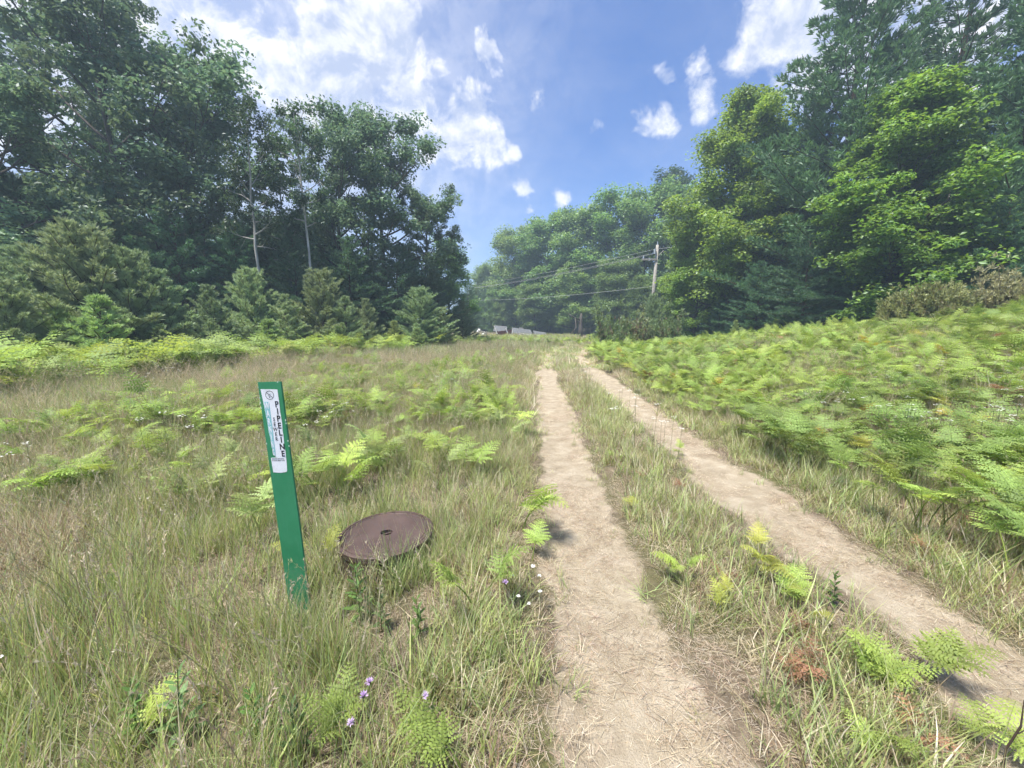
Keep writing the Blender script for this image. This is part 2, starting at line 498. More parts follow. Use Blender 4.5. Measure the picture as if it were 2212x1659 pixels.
def deciduous(seed, H, Rc, base, limbs, subs, clump, flat, npc, leaf, col, tmat, lean=.03, top=.92, profile='round', up=.8, trunk_r=None, colvar=.22, skip=0.0):
    rng = np.random.default_rng(seed)
    tr = Acc(); cr = Acc()
    z = np.linspace(0, H * top, 12); wob = np.cumsum(rng.normal(size=(12, 2)), 0) * H * .004
    wob -= wob[0]
    tp = np.stack([wob[:, 0] + lean * H * (z / H) ** 1.5, wob[:, 1], z], 1)
    r0 = trunk_r or H * .0125
    tr.tube(tp, r0 * (1 - .88 * (z / (H * top)) ** .9) + .015, n=8)
    tr.V[-1][:8] *= np.array([1.25, 1.25, 1])
    cs, rs = [], []
    for i in range(limbs):
        f = base + (top - .04 - base) * ((i + rng.random() * .7) / limbs)
        s = (f - base) / (1 - base)
        if profile == 'round': env = math.sqrt(max(.05, 1 - ((s - .42) / .62) ** 2))
        elif profile == 'cone': env = max(.16, (1 - s) ** .58) * (.75 + .25 * min(1, s * 6))
        else: env = .55 + .45 * math.sin(math.pi * min(1, s * 1.05))
        az = i * 2.39996 + rng.normal() * .35
        el = R(12 + 52 * s + rng.normal() * 8)
        L = Rc * env * (.72 + .45 * rng.random())
        p0 = np.array([np.interp(f * H, z, tp[:, 0]), np.interp(f * H, z, tp[:, 1]), f * H])
        d0 = np.array([math.cos(az) * math.cos(el), math.sin(az) * math.cos(el), math.sin(el)])
        P = limb_path(rng, p0, d0, L, .25, 7, .10)
        rr = r0 * (.42 * (1 - s) + .14)
        tr.tube(P, np.linspace(rr, .012, 7), n=5)
        for j in range(subs):
            q = .25 + .75 * (j + rng.random()) / subs
            ix = q * 6; a0 = min(5, int(ix)); p1 = P[a0] + (P[a0 + 1] - P[a0]) * (ix - a0)
            dd = unit(unit(P[-1] - P[0]) + rng.normal(size=3) * .75 + np.array([0, 0, .25]))
            L2 = L * .38 * (1.15 - .5 * q) + clump * .5
            Q = limb_path(rng, p1, dd, L2, .15, 4, .14)
            tr.tube(Q, np.linspace(rr * .35, .006, 4), n=4)
            if rng.random() < skip: continue
            cs.append(Q[-1]); rs.append(clump * (.7 + .7 * rng.random()))
            if L2 > clump * .9: cs.append(Q[2] + rng.normal(size=3) * .1); rs.append(clump * (.55 + .4 * rng.random()))
        cs.append(P[-1]); rs.append(clump * (.7 + .5 * rng.random()))
    cs.append(tp[-1] + np.array([0, 0, clump * .4])); rs.append(clump * .8)
    leaves(cr, rng, np.array(cs), np.array(rs), flat, npc, leaf, col, colvar=colvar, up=up)
    return tr.mesh('trunk', tmat, True), cr.mesh('crown', M['leaf'])


def pine(seed, H, Rc, base, step, nbr, col, tmat, tl, tw, npt, spacing=.3, el0=4, el1=40, top_up=.5, powr=.75, gap=.1, trunk_r=None, twig=.28):
    rng = np.random.default_rng(seed)
    tr = Acc(); cr = Acc()
    z = np.linspace(0, H * .985, 10); wob = np.cumsum(rng.normal(size=(10, 2)), 0) * H * .0018; wob -= wob[0]
    tp = np.stack([wob[:, 0], wob[:, 1], z], 1); r0 = trunk_r or H * .0125
    tr.tube(tp, r0 * (1 - z / H) ** .9 + .008, n=8)
    pos, dr = [], []
    f = base
    while f < .97:
        s = (f - base) / (1 - base)
        nb = nbr + rng.integers(-1, 2); a0 = rng.random() * 6.28
        whl = .75 + .45 * rng.random()
        for b in range(nb):
            if rng.random() < gap: continue
            az = a0 + b * 2 * math.pi / nb + rng.normal() * .18
            L = Rc * ((1 - s) ** powr) * whl * (.75 + .4 * rng.random()) + .12 * Rc * .5
            if s < .12: L *= .75 + 2 * s
            el = R(el0 + (el1 - el0) * s + rng.normal() * 6)
            p0 = np.array([np.interp(f * H, z, tp[:, 0]), np.interp(f * H, z, tp[:, 1]), f * H + rng.normal() * step * H * .18])
            d0 = np.array([math.cos(az) * math.cos(el), math.sin(az) * math.cos(el), math.sin(el)])
            P = limb_path(rng, p0, d0, L, .12 + .22 * s, 6, .05)
            tr.tube(P, np.linspace(max(.012, r0 * .22 * (1 - s) + .006), .006, 6), n=4)
            side = np.array([-math.sin(az), math.cos(az), 0])
            m = max(3, int(L / spacing))
            for j in range(m):
                q = .18 + .82 * (j + rng.random() * .8) / m
                ix = q * 5; k = min(4, int(ix)); p1 = P[k] + (P[k + 1] - P[k]) * (ix - k)
                out = unit(P[-1] - P[0])
                for sg in (-1, 1):
                    tl2 = twig * (L * (1.05 - q) * .9 + spacing * .8) * (.6 + .6 * rng.random())
                    dd = unit(out * (.6 + .5 * rng.random()) + side * sg * (.9 - .3 * q) + np.array([0, 0, .18 + rng.normal() * .18]))
                    nt = max(1, int(tl2 / (tl * .85)))
                    for u in range(nt):
                        pos.append(p1 + dd * tl2 * (u + 1) / nt); dr.append(dd + np.array([0, 0, top_up]))
                pos.append(p1 + np.array([0, 0, .02])); dr.append(out * .5 + np.array([0, 0, top_up + .3]))
            pos.append(P[-1]); dr.append(unit(P[-1] - P[-2]) + np.array([0, 0, top_up]))
        f += step * (.8 + .4 * rng.random())
    for u in range(8):
        pos.append(np.array([tp[-1, 0], tp[-1, 1], H * (.95 + .05 * u / 7)])); dr.append(np.array([0, 0, 1.5]))
    tufts(cr, rng, np.array(pos), np.array(dr), npt, tl, tw, col)
    return tr.mesh('trunk', tmat, True), cr.mesh('crown', M['needle'])


OAKC = (.135, .215, .105); MAPC = (.21, .335, .065); FARC = (.155, .25, .075); PINC = (.115, .20, .085); YPC = (.32, .41, .20)
P_ = {}
P_['oak'] = [(deciduous(11, 18, 5.6, .22, 24, 6, .82, .62, 120, .21, OAKC, M['bark'], skip=.12), 18),
             (deciduous(12, 18, 4.6, .25, 22, 6, .74, .62, 120, .21, (.14, .225, .11), M['bark'], lean=-.03, skip=.14), 18),
             (deciduous(13, 15, 3.9, .16, 25, 6, .74, .60, 125, .19, (.145, .235, .12), M['bark'], skip=.12), 15)]
P_['maple'] = [(deciduous(21, 15, 4.5, .05, 44, 8, .82, .46, 125, .175, MAPC, M['bark'], up=1.4, profile='cone', skip=.05, colvar=.3), 15),
               (deciduous(22, 11, 3.6, .05, 40, 8, .66, .42, 125, .16, (.20, .30, .055), M['bark'], up=1.5, profile='cone', skip=.05, colvar=.3), 11)]
P_['far'] = [(deciduous(31, 13, 3.7, .04, 30, 6, .95, .58, 105, .215, FARC, M['bark'], profile='ov', up=1.0), 13),
             (deciduous(32, 13, 3.3, .06, 28, 6, .88, .55, 105, .21, (.175, .28, .08), M['bark'], profile='round', up=1.0), 13)]
P_['aspen'] = [(deciduous(41, 14, 1.9, .42, 17, 5, .42, .8, 46, .14, (.060, .10, .040), M['bark_pale'], lean=.02, top=.97, skip=.25, trunk_r=.095), 14),
               (deciduous(42, 14, 1.7, .52, 14, 5, .40, .8, 46, .14, (.060, .10, .042), M['bark_pale'], lean=-.04, top=.97, skip=.30, trunk_r=.085), 14)]
P_['pine'] = [(pine(51, 18, 5.6, .08, .028, 6, PINC, M['bark_brown'], .27, .058, 12, .36), 18),
              (pine(52, 18, 5.0, .10, .030, 6, (.10, .18, .085), M['bark_brown'], .27, .058, 12, .36, gap=.12), 18),
              (pine(53, 9, 3.6, .05, .055, 6, (.10, .19, .09), M['bark_brown'], .20, .044, 12, .26, el0=-4, el1=35, top_up=.35), 9)]
P_['young'] = [(pine(61, 4, 1.75, .03, .062, 6, YPC, M['bark_brown'], .135, .022, 17, .115, el0=18, el1=58, top_up=.9, powr=.62, gap=.04), 4),
               (pine(62, 4, 1.35, .03, .066, 6, (.30, .39, .195), M['bark_brown'], .13, .022, 17, .115, el0=18, el1=60, top_up=.9, powr=.7, gap=.05), 4),
               (pine(63, 2.4, 1.0, .02, .085, 6, (.34, .44, .16), M['bark_brown'], .13, .022, 13, .11, el0=15, el1=50, top_up=.8, powr=.7, gap=.04), 2.4)]


def juniper(seed, H, Rx, col_a, col_b, ntop, dense, leanx=0.0, spires=0):
    rng = np.random.default_rng(seed); tr = Acc(); cr = Acc()
    pos, dr, cc = [], [], []
    for i in range(ntop):
        az = rng.random() * 6.283; rr = Rx * math.sqrt(rng.random())
        tip = np.array([rr * math.cos(az) + leanx * H * .3, rr * math.sin(az) * .75, H * (1 - .5 * (rr / Rx) ** 2) * (.72 + .36 * rng.random())])
        if i < spires: tip[2] = H * (1.0 + .35 * rng.random())
        p0 = np.array([rr * .25 * math.cos(az), rr * .25 * math.sin(az), 0])
        P = limb_path(rng, p0, unit(tip - p0) * .8 + np.array([math.cos(az), math.sin(az), 0]) * .25, np.linalg.norm(tip - p0), .25, 6, .10)
        tr.tube(P, np.linspace(.022, .004, 6), n=4)
        for j in range(dense):
            q = (.12 + .88 * rng.random()) * 5; k = min(4, int(q)); p1 = P[k] + (P[k + 1] - P[k]) * (q - k)
            pos.append(p1 + rng.normal(size=3) * .07); dr.append(unit(P[-1] - P[0]) + rng.normal(size=3) * .5)
            g = (q / 5) + rng.normal() * .22
            cc.append(np.array(col_b) if g < .55 else np.array(col_a))
    pos = np.array(pos); dr = np.array(dr); cc = np.array(cc)
    for colset in (col_a, col_b):
        msk = np.all(np.isclose(cc, colset), 1)
        if msk.any(): tufts(cr, rng, pos[msk], dr[msk], 12, .11, .028, colset, colvar=.28, spread=1.3)
    return tr.mesh('stem', M['bark_brown'], True), cr.mesh('foliage', M['needle'])


# ------------------------------------------------------------------ trees and bushes, one thing each
LABELS_USED = set()


def put_tree(name, kind, var, px, py, Y, label, cat='tree', group=None, wid=1.0, hscale=1.0, names=('trunk', 'crown'), rz=None):
    """px: picture column at mid height, py: row of the tip, Y: metres ahead"""
    (tm, cm), H = P_[kind][var]
    d = ray(px, py); t = Y / d.y; ztop = EYE + d.z * t
    dm = ray(px, (py + 335) / 2); x = dm.x * Y / dm.y
    z0 = T(x, Y) - .05; h = ztop - z0; s = h / H
    rnd = random.Random(int(px * 7 + py * 13 + Y * 31))
    o = empty(name, (x, Y, z0), rz if rz is not None else rnd.random() * 6.283, (s * wid, s * wid, s))
    tag(o, label, cat, group)
    obj(names[0], tm, o); obj(names[1], cm, o)
    assert label not in LABELS_USED, label
    LABELS_USED.add(label)
    return o


GL = 'tall trees of the wood on the left'
put_tree('oak_tree', 'oak', 1, 2, 62, 15.5, 'dark broad oak cut off by the left picture edge', group=GL, wid=1.15)
put_tree('oak_tree', 'oak', 0, 122, -28, 19, 'tallest oak of the left wood, its crown leaving the picture top', group=GL, wid=.95)
put_tree('oak_tree', 'oak', 1, 58, 25, 24, 'oak behind, between the tallest left oak and the left picture edge', group=GL)
put_tree('oak_tree', 'oak', 2, 186, 48, 20, 'tall oak just right of the tallest left oak', group=GL, wid=1.2)
put_tree('oak_tree', 'oak', 0, 205, 118, 24, 'oak behind the left pale-trunked aspen', group=GL)
put_tree('aspen_tree', 'aspen', 0, 254, 94, 18.0, 'slender aspen with a white crooked trunk and sparse top, left of two', group=GL, rz=1.2)
put_tree('aspen_tree', 'aspen', 1, 310, 106, 18.8, 'slender aspen with a leaning pale trunk and sparse top, right of two', group=GL, rz=.4)
put_tree('aspen_tree', 'aspen', 0, 285, 135, 20.5, 'short thin aspen between the two pale-trunked aspens', group=GL, rz=3.0)
put_tree('oak_tree', 'oak', 2, 338, 118, 24, 'oak between the right aspen and the open-crowned oak', group=GL, wid=.9)
put_tree('oak_tree', 'oak', 2, 384, 118, 24.5, 'open-crowned oak whose limbs show sky, at the right of the left wood', group=GL, wid=1.12, rz=2.1)
put_tree('oak_tree', 'oak', 1, 424, 190, 27, 'lower oak at the right end of the left wood beside the sky gap', group=GL, wid=.95)
put_tree('oak_tree', 'far', 1, 448, 246, 31, 'rounded small oak stepping down to the gap where the lane goes', group=GL)
put_tree('pine_tree', 'pine', 1, 468, 276, 46, 'far dark pine left of the gap over the collapsed shed', group=GL)
put_tree('pine_tree', 'pine', 0, 484, 292, 66, 'farthest dark pine in the gap behind the collapsed shed', group=GL)
GU = 'dark understorey conifers on the left'
for px, py, Y, v, lb in ((28, 175, 16.5, 2, 'dark layered pine beneath the oak at the left edge'),
                         (112, 190, 16.5, 2, 'dark layered pine under the tallest left oak'),
                         (178, 205, 17.5, 2, 'dark layered pine right under the second tall left oak'),
                         (238, 222, 18.5, 2, 'dark layered pine at the foot of the white-trunked aspen'),
                         (296, 232, 19.5, 2, 'dark layered pine between the feet of both aspens'),
                         (350, 236, 22, 2, 'dark layered pine at the foot of the leaning aspen'),
                         (398, 246, 23.5, 2, 'dark layered pine below the open-crowned oak'),
                         (438, 272, 27, 2, 'dark layered pine below the lower oak near the sky gap')):
    put_tree('pine_tree', 'pine', v, px, py, Y, lb, group=GU, wid=1.1)
GY = 'young pines at the edge of the left wood'
for px, py, Y, v, w, lb in ((4, 288, 10.0, 0, 1.0, 'bright young pine cut by the left picture edge'),
                            (36, 256, 12.2, 0, 1.1, 'young pine second from the left picture edge'),
                            (86, 234, 12.4, 0, 1.15, 'widest and tallest young pine of the left clump'),
                            (132, 258, 13.0, 0, 1.0, 'young pine on the right shoulder of the left clump'),
                            (164, 276, 13.6, 1, 1.1, 'slim young pine at the right end of the left clump'),
                            (100, 305, 10.6, 2, 1.1, 'small light green pine standing before the left clump'),
                            (58, 312, 10.6, 2, 1.0, 'small pine before the left clump, next to the light green one'),
                            (211, 291, 14.0, 1, 1.05, 'lone cone-shaped young pine in a gap with dark shade at both sides'),
                            (252, 276, 16.4, 0, .95, 'dark young pine behind and right of the lone cone-shaped pine'),
                            (286, 300, 15.6, 1, 1.2, 'young pine at the left of the middle clump'),
                            (322, 277, 17.0, 0, 1.0, 'tallest young pine of the middle clump, with upright candles'),
                            (346, 302, 16.6, 1, 1.1, 'bluish young pine in front of the tallest of the middle clump'),
                            (367, 304, 18.2, 1, 1.0, 'young pine at the right of the middle clump'),
                            (268, 326, 14.6, 2, 1.35, 'low spreading pine in front of the middle clump'),
                            (420, 294, 20.6, 0, 1.15, 'broad young pine at the right end of the left wood edge'),
                            (443, 312, 21.4, 1, 1.1, 'young pine leaning on the right of the broad one'),
                            (394, 327, 18.6, 2, 1.0, 'small pine sapling rising from the bracken, left of a pair'),
                            (417, 334, 18.2, 2, 1.0, 'small pine sapling rising from the bracken, right of a pair'),
                            (462, 306, 27.0, 1, 1.2, 'last young pine of the left edge before the collapsed shed')):
    put_tree('young_pine', 'young', v, px, py - 4, Y, lb, group=GY, wid=w * 1.22)
GC = 'trees of the far wood where the lane ends'
for px, py, Y, k, v, w, lb in ((506, 284, 70, 'far', 0, .8, 'low far tree closing the gap behind the shed'),
                               (516, 232, 64, 'far', 0, 1.0, 'leftmost tall tree of the far wood, sloping down to the gap'),
                               (547, 222, 60, 'far', 1, 1.15, 'far tree second from the left, above the shed'),
                               (580, 217, 57, 'far', 0, 1.0, 'far round tree in the middle of the far wood'),
                               (611, 206, 54, 'far', 1, 1.1, 'far tree with a split top right of the middle'),
                               (645, 192, 50, 'far', 0, 1.0, 'far tall tree left of the utility pole top'),
                               (668, 166, 50, 'aspen', 0, 1.3, 'thin pointed tree standing above the far wood by the pole'),
                               (690, 198, 45, 'far', 1, 1.0, 'far tree filling the space right of the utility pole'),
                               (536, 286, 56, 'far', 0, 1.2, 'low leafy tree right behind the collapsed shed'),
                               (576, 268, 53, 'far', 1, 1.3, 'low leafy tree right of the collapsed shed'),
                               (616, 264, 48, 'far', 0, 1.2, 'low leafy tree behind the broken stump'),
                               (645, 280, 43, 'far', 1, 1.3, 'low leafy tree left of the foot of the utility pole'),
                               (690, 262, 40, 'far', 0, 1.2, 'low leafy tree right of the foot of the utility pole')):
    put_tree('leafy_tree', k, v, px, py, Y, lb, group=GC, wid=w * 1.15)
GR = 'tall trees of the wood on the right'
put_tree('maple_tree', 'maple', 0, 738, 86, 27, 'tall cone-shaped maple right of the utility pole', group=GR, wid=1.0)
put_tree('maple_tree', 'maple', 0, 698, 215, 28, 'lower sunlit maple touching the utility pole', group=GR, wid=1.1, rz=2)
put_tree('maple_tree', 'maple', 1, 772, 150, 25.5, 'maple between the cone-shaped maple and the great pines', group=GR, wid=.9)
put_tree('pine_tree', 'pine', 0, 848, -45, 23, 'great white pine whose left boughs poke into the sky', group=GR, wid=1.2)
put_tree('pine_tree', 'pine', 1, 952, -75, 21, 'great white pine behind the bright maple', group=GR, wid=1.3)
put_tree('pine_tree', 'pine', 0, 1030, -30, 17, 'dark white pine at the right picture edge', group=GR, wid=1.25, rz=4)
put_tree('pine_tree', 'pine', 1, 805, 90, 26, 'white pine filling in left of the great pine', group=GR, wid=1.0)
put_tree('maple_tree', 'maple', 1, 900, 75, 17.5, 'bright yellow-green maple in front of the great pines', group=GR, wid=1.05)
put_tree('maple_tree', 'maple', 1, 945, 205, 16.0, 'low bright maple boughs above the clipped-looking brown bush', group=GR, wid=.85, rz=3)
GQ = 'layered pines at the edge of the right wood'
for px, py, Y, w, lb in ((758, 262, 22, 1.15, 'layered low pine at the left foot of the right wood'),
                         (806, 236, 19.5, 1.15, 'layered low pine with flat dark boughs in the middle of the right edge'),
                         (862, 238, 18.0, 1.2, 'layered low pine under the bright maple'),
                         (1000, 190, 14.8, 1.2, 'layered dark pine behind the withered shrub at the right edge'),
                         (720, 300, 25, 1.1, 'smallest layered pine just right of the utility pole')):
    put_tree('pine_tree', 'pine', 2, px, py, Y, lb, group=GQ, wid=w)
put_tree('young_pine', 'young', 0, 652, 296, 27, 'young pine hiding the foot of the utility pole', wid=.95)
put_tree('young_pine', 'young', 2, 735, 322, 21, 'tiny pine before the layered pines, left of a pair', wid=.8)
put_tree('young_pine', 'young', 2, 775, 320, 19.5, 'tiny pine before the layered pines, right of a pair', wid=.8)

P_['juniper'] = [(juniper(71, 1.3, 1.55, (.30, .34, .12), (.31, .28, .13), 130, 40, leanx=.15), 1.3)]
P_['wither'] = [(juniper(72, 1.3, 1.2, (.34, .34, .15), (.31, .29, .14), 70, 24, spires=6), 1.3)]
P_['scrub'] = [(juniper(73, 1.2, .95, (.24, .30, .12), (.28, .23, .14), 40, 26, spires=5), 1.2),
               (juniper(74, 1.2, 1.1, (.26, .31, .13), (.32, .25, .15), 40, 26, spires=3, leanx=.5), 1.2)]
SB = ('stem', 'foliage')
put_tree('juniper_bush', 'juniper', 0, 926, 281, 12.6, 'rounded brown-green juniper bush on top of the right bank', 'bush', names=SB, rz=.3, wid=.72)
put_tree('withered_bush', 'wither', 0, 1008, 269, 12.0, 'withered brown shrub at the right edge behind the bank', 'bush', names=SB, wid=.7)
put_tree('juniper_bush', 'scrub', 0, 612, 312, 20.0, 'ragged juniper with a bare brown spire beside the lane bend', 'bush', names=SB, rz=.5, wid=.62)
put_tree('juniper_bush', 'scrub', 1, 637, 310, 20.5, 'ragged juniper with arching boughs, middle of three by the lane', 'bush', names=SB, rz=1.5, wid=.62)
put_tree('juniper_bush', 'scrub', 0, 668, 314, 21.0, 'ragged juniper with brown twigs, right of three by the lane', 'bush', names=SB, rz=3.5, wid=.62)
put_tree('juniper_bush', 'scrub', 1, 198, 336, 12.8, 'low brown juniper at the foot of the lone young pine', 'bush', names=SB, rz=4.2)

# ------------------------------------------------------------------ scattering (uncountable cover only)
def scatter(name, protos, X, Y, Z, rot, scl, idx, label, cat):
    n = len(X)
    col = bpy.data.collections.new(name + '_pieces')
    for i, pm in enumerate(protos):
        col.objects.link(bpy.data.objects.new('%s_piece_%02d' % (name, i), pm))
    me = bpy.data.meshes.new(name); me.vertices.add(n)
    me.vertices.foreach_set('co', np.stack([X, Y, Z], 1).astype(np.float32).ravel())
    for an, ty, dat, key in (('rot', 'FLOAT_VECTOR', rot, 'vector'), ('scl', 'FLOAT_VECTOR', scl, 'vector')):
        a = me.attributes.new(an, ty, 'POINT'); a.data.foreach_set(key, np.asarray(dat, np.float32).ravel())
    a = me.attributes.new('idx', 'INT', 'POINT'); a.data.foreach_set('value', np.asarray(idx, np.int32))
    o = obj(name, me); tag(o, label, cat, kind='stuff')
    ng = bpy.data.node_groups.new(name, 'GeometryNodeTree')
    ng.interface.new_socket('Geometry', in_out='INPUT', socket_type='NodeSocketGeometry')
    ng.interface.new_socket('Geometry', in_out='OUTPUT', socket_type='NodeSocketGeometry')
    N, L = ng.nodes, ng.links
    gi = N.new('NodeGroupInput'); go = N.new('NodeGroupOutput'); ip = N.new('GeometryNodeInstanceOnPoints')
    ci = N.new('GeometryNodeCollectionInfo'); ci.inputs['Collection'].default_value = col
    ci.inputs['Separate Children'].default_value = True; ci.inputs['Reset Children'].default_value = True
    def na(nm, dt):
        q = N.new('GeometryNodeInputNamedAttribute'); q.data_type = dt; q.inputs['Name'].default_value = nm; return q.outputs['Attribute']
    L.new(gi.outputs[0], ip.inputs['Points']); L.new(ci.outputs[0], ip.inputs['Instance'])
    ip.inputs['Pick Instance'].default_value = True
    L.new(na('idx', 'INT'), ip.inputs['Instance Index'])
    L.new(na('rot', 'FLOAT_VECTOR'), ip.inputs['Rotation']); L.new(na('scl', 'FLOAT_VECTOR'), ip.inputs['Scale'])
    L.new(ip.outputs[0], go.inputs[0])
    md = o.modifiers.new('scatter', 'NODES'); md.node_group = ng
    return o


def blades(seed, n, rad, h, w, cols, lean=.35, seg=3, hv=.5, flat=0.0, curve=.6):
    rng = np.random.default_rng(seed); ac = Acc()
    for i in range(n):
        a = rng.random() * 6.283; r = rad * math.sqrt(rng.random()); p = np.array([r * math.cos(a), r * math.sin(a), 0])
        az = rng.random() * 6.283; H = h * (1 - hv + hv * 1.6 * rng.random()); ww = w * (.6 + .8 * rng.random())
        tl = lean * (.2 + 1.1 * rng.random()); cv = curve * rng.random()
        col = np.array(cols[rng.integers(len(cols))]) * (.75 + .5 * rng.random())
        side = np.array([-math.sin(az), math.cos(az), 0]); fw = np.array([math.cos(az), math.sin(az), 0])
        tw = rng.normal() * .5; sd = side * math.cos(tw) + fw * math.sin(tw)
        pts = []; q = p.copy(); th = tl + flat
        for s in range(seg + 1):
            f = s / seg; wd = ww * (1 - f ** 1.6) * .5
            if s == seg: pts.append(q)
            else: pts += [q - sd * wd, q + sd * wd]
            q = q + (fw * math.sin(th) + np.array([0, 0, 1]) * math.cos(th)) * H / seg; th = min(th + cv * .9 / seg * 1.6, 2.2)
        m = len(pts); quads = [(2 * s, 2 * s + 1, 2 * s + 3, 2 * s + 2) for s in range(seg - 1)]
        ac.add(np.array(pts), col, tri=np.array([(m - 3, m - 2, m - 1)]), quad=np.array(quads) if quads else None)
    return ac.mesh('grass_piece', M['grass'])


def seedstalks(seed, n, rad, h):
    rng = np.random.default_rng(seed); ac = Acc()
    for i in range(n):
        a = rng.random() * 6.283; r = rad * math.sqrt(rng.random()); az = rng.random() * 6.283
        H = h * (.7 + .5 * rng.random()); d = np.array([math.cos(az), math.sin(az), 0])
        col = np.array([(.54, .46, .29), (.48, .43, .25), (.42, .42, .21), (.58, .50, .37)][rng.integers(4)]) * (.8 + .35 * rng.random())
        t = np.linspace(0, 1, 7); bend = .08 + .4 * rng.random()
        P = np.array([r * math.cos(a), r * math.sin(a), 0])[None] + np.stack([d[0] * bend * H * t ** 2.4, d[1] * bend * H * t ** 2.4, H * (t - .12 * bend * t ** 3)], 1)
        ac.tube(P, np.linspace(.0013, .0007, 7), col, 3)
        k = rng.integers(14, 26)
        u = .74 + .26 * rng.random(k); pp = np.stack([np.interp(u, t, P[:, j]) for j in range(3)], 1)
        dd = unit(np.array([0, 0, .8])[None] + d[None] * .5 + rng.normal(size=(k, 3)) * .5)
        l = .012 + .013 * rng.random(k); sd = unit(np.cross(dd, rng.normal(size=(k, 3)))) * .0017
        V = np.stack([pp, pp + dd * l[:, None] * .5 + sd, pp + dd * l[:, None], pp + dd * l[:, None] * .5 - sd], 1).reshape(-1, 3)
        i4 = np.arange(k) * 4
        ac.add(V, col * 1.08, quad=np.stack([i4, i4 + 1, i4 + 2, i4 + 3], 1))
    return ac.mesh('grass_piece', M['grass'])


GRN = [(.29, .37, .13), (.34, .42, .145), (.40, .455, .18), (.26, .34, .135), (.47, .49, .23)]
DRY = [(.62, .55, .38), (.54, .47, .31), (.68, .61, .46), (.46, .37, .25), (.46, .44, .25)]
BRN = [(.38, .29, .19), (.30, .21, .14)]
MIXG = GRN + GRN + DRY[:3] + BRN[:1] + [(.30, .29, .13)]
MIXD = GRN[:3] + DRY + BRN + [(.38, .36, .18)] * 3
g_near = [blades(101, 30, .075, .31, .0042, MIXG, seg=4), blades(102, 30, .075, .27, .0040, MIXG + GRN, seg=4),
          blades(103, 28, .075, .32, .0034, MIXD, seg=4, lean=.45), blades(104, 22, .08, .26, .0058, GRN, seg=4, lean=.5),
          blades(105, 24, .07, .27, .0030, DRY + BRN * 2, seg=4, lean=.55, curve=1.2), seedstalks(106, 4, .08, .50), seedstalks(107, 3, .07, .42)]
g_mid = [blades(111, 44, .17, .40, .0085, MIXG, seg=3), blades(112, 44, .17, .36, .0075, MIXD, seg=3), blades(113, 40, .17, .40, .0070, DRY + MIXD, seg=3),
         seedstalks(114, 9, .18, .62)]
g_far = [blades(121, 70, .36, .40, .018, MIXG, seg=2), blades(122, 70, .36, .40, .016, MIXD, seg=2), blades(123, 70, .36, .44, .014, DRY + MIXD, seg=2)]
g_short = [blades(131, 26, .065, .15, .0042, MIXG, seg=3, lean=.6), blades(132, 24, .065, .13, .0036, MIXD, seg=3, lean=.8),
           blades(133, 24, .07, .10, .0034, DRY + [(.20, .20, .09)] * 2, seg=3, lean=1.0), blades(134, 20, .06, .20, .0045, GRN + MIXG, seg=3, lean=.5)]
STR = [(.54, .46, .34), (.60, .53, .41), (.44, .35, .25), (.50, .38, .27), (.66, .59, .48), (.30, .23, .16)]
g_straw = [blades(141, 52, .12, .055, .0017, STR, seg=3, flat=1.28, lean=.25, curve=.5), blades(142, 60, .13, .040, .0015, STR, seg=2, flat=1.32, lean=.2, curve=.3),
           blades(143, 14, .11, .11, .0016, STR, seg=4, flat=1.20, lean=.25, curve=.7)]

rng = np.random.default_rng(5)


def pts_in(x0, x1, y0, y1, dens):
    n = int((x1 - x0) * (y1 - y0) * dens)
    X = rng.uniform(x0, x1, n); Y = rng.uniform(y0, y1, n)
    k = (np.abs(X) < 1.42 * np.maximum(Y, 0) + 2.6)
    return X[k], Y[k]


MH = Vector((0, 0, 0)); MHX, MHY = -.815, 2.33            # manhole centre
POST = G(303, 631)


def belt_front(x):   # near edge of the bracken belt before the left wood
    return np.interp(x, [-22, -14, -9.2, -7.6, -3.1, 0, 2], [3.6, 4.4, 5.8, 10.6, 22.3, 26.5, 28.5])


def bank_edge(y):    # left edge of the bracken on the right bank
    return xr(y) + np.interp(y, [0, 1.6, 2.6, 4, 8, 14, 22, 28], [.50, .50, .48, .45, .45, .42, .5, .5]) + (n3(y * 1.3, 4.0) - .5) * .5


def grass_h(x, y):
    """grass height factor by zone"""
    d = rut_d(x, y); left = x < xl(y); med = (x >= xl(y)) & (x <= xr(y))
    h = np.where(left, .30 + .70 * smooth(.05, .75, d), np.where(med, .28 + .30 * smooth(.08, .5, d), .28 + .6 * smooth(.1, 1.1, d)))
    return h * (.55 + .55 * n1(x * 1.1 + 40, y * 1.1) + .35 * n2(x * 3.3, y * 3.3 + 8))


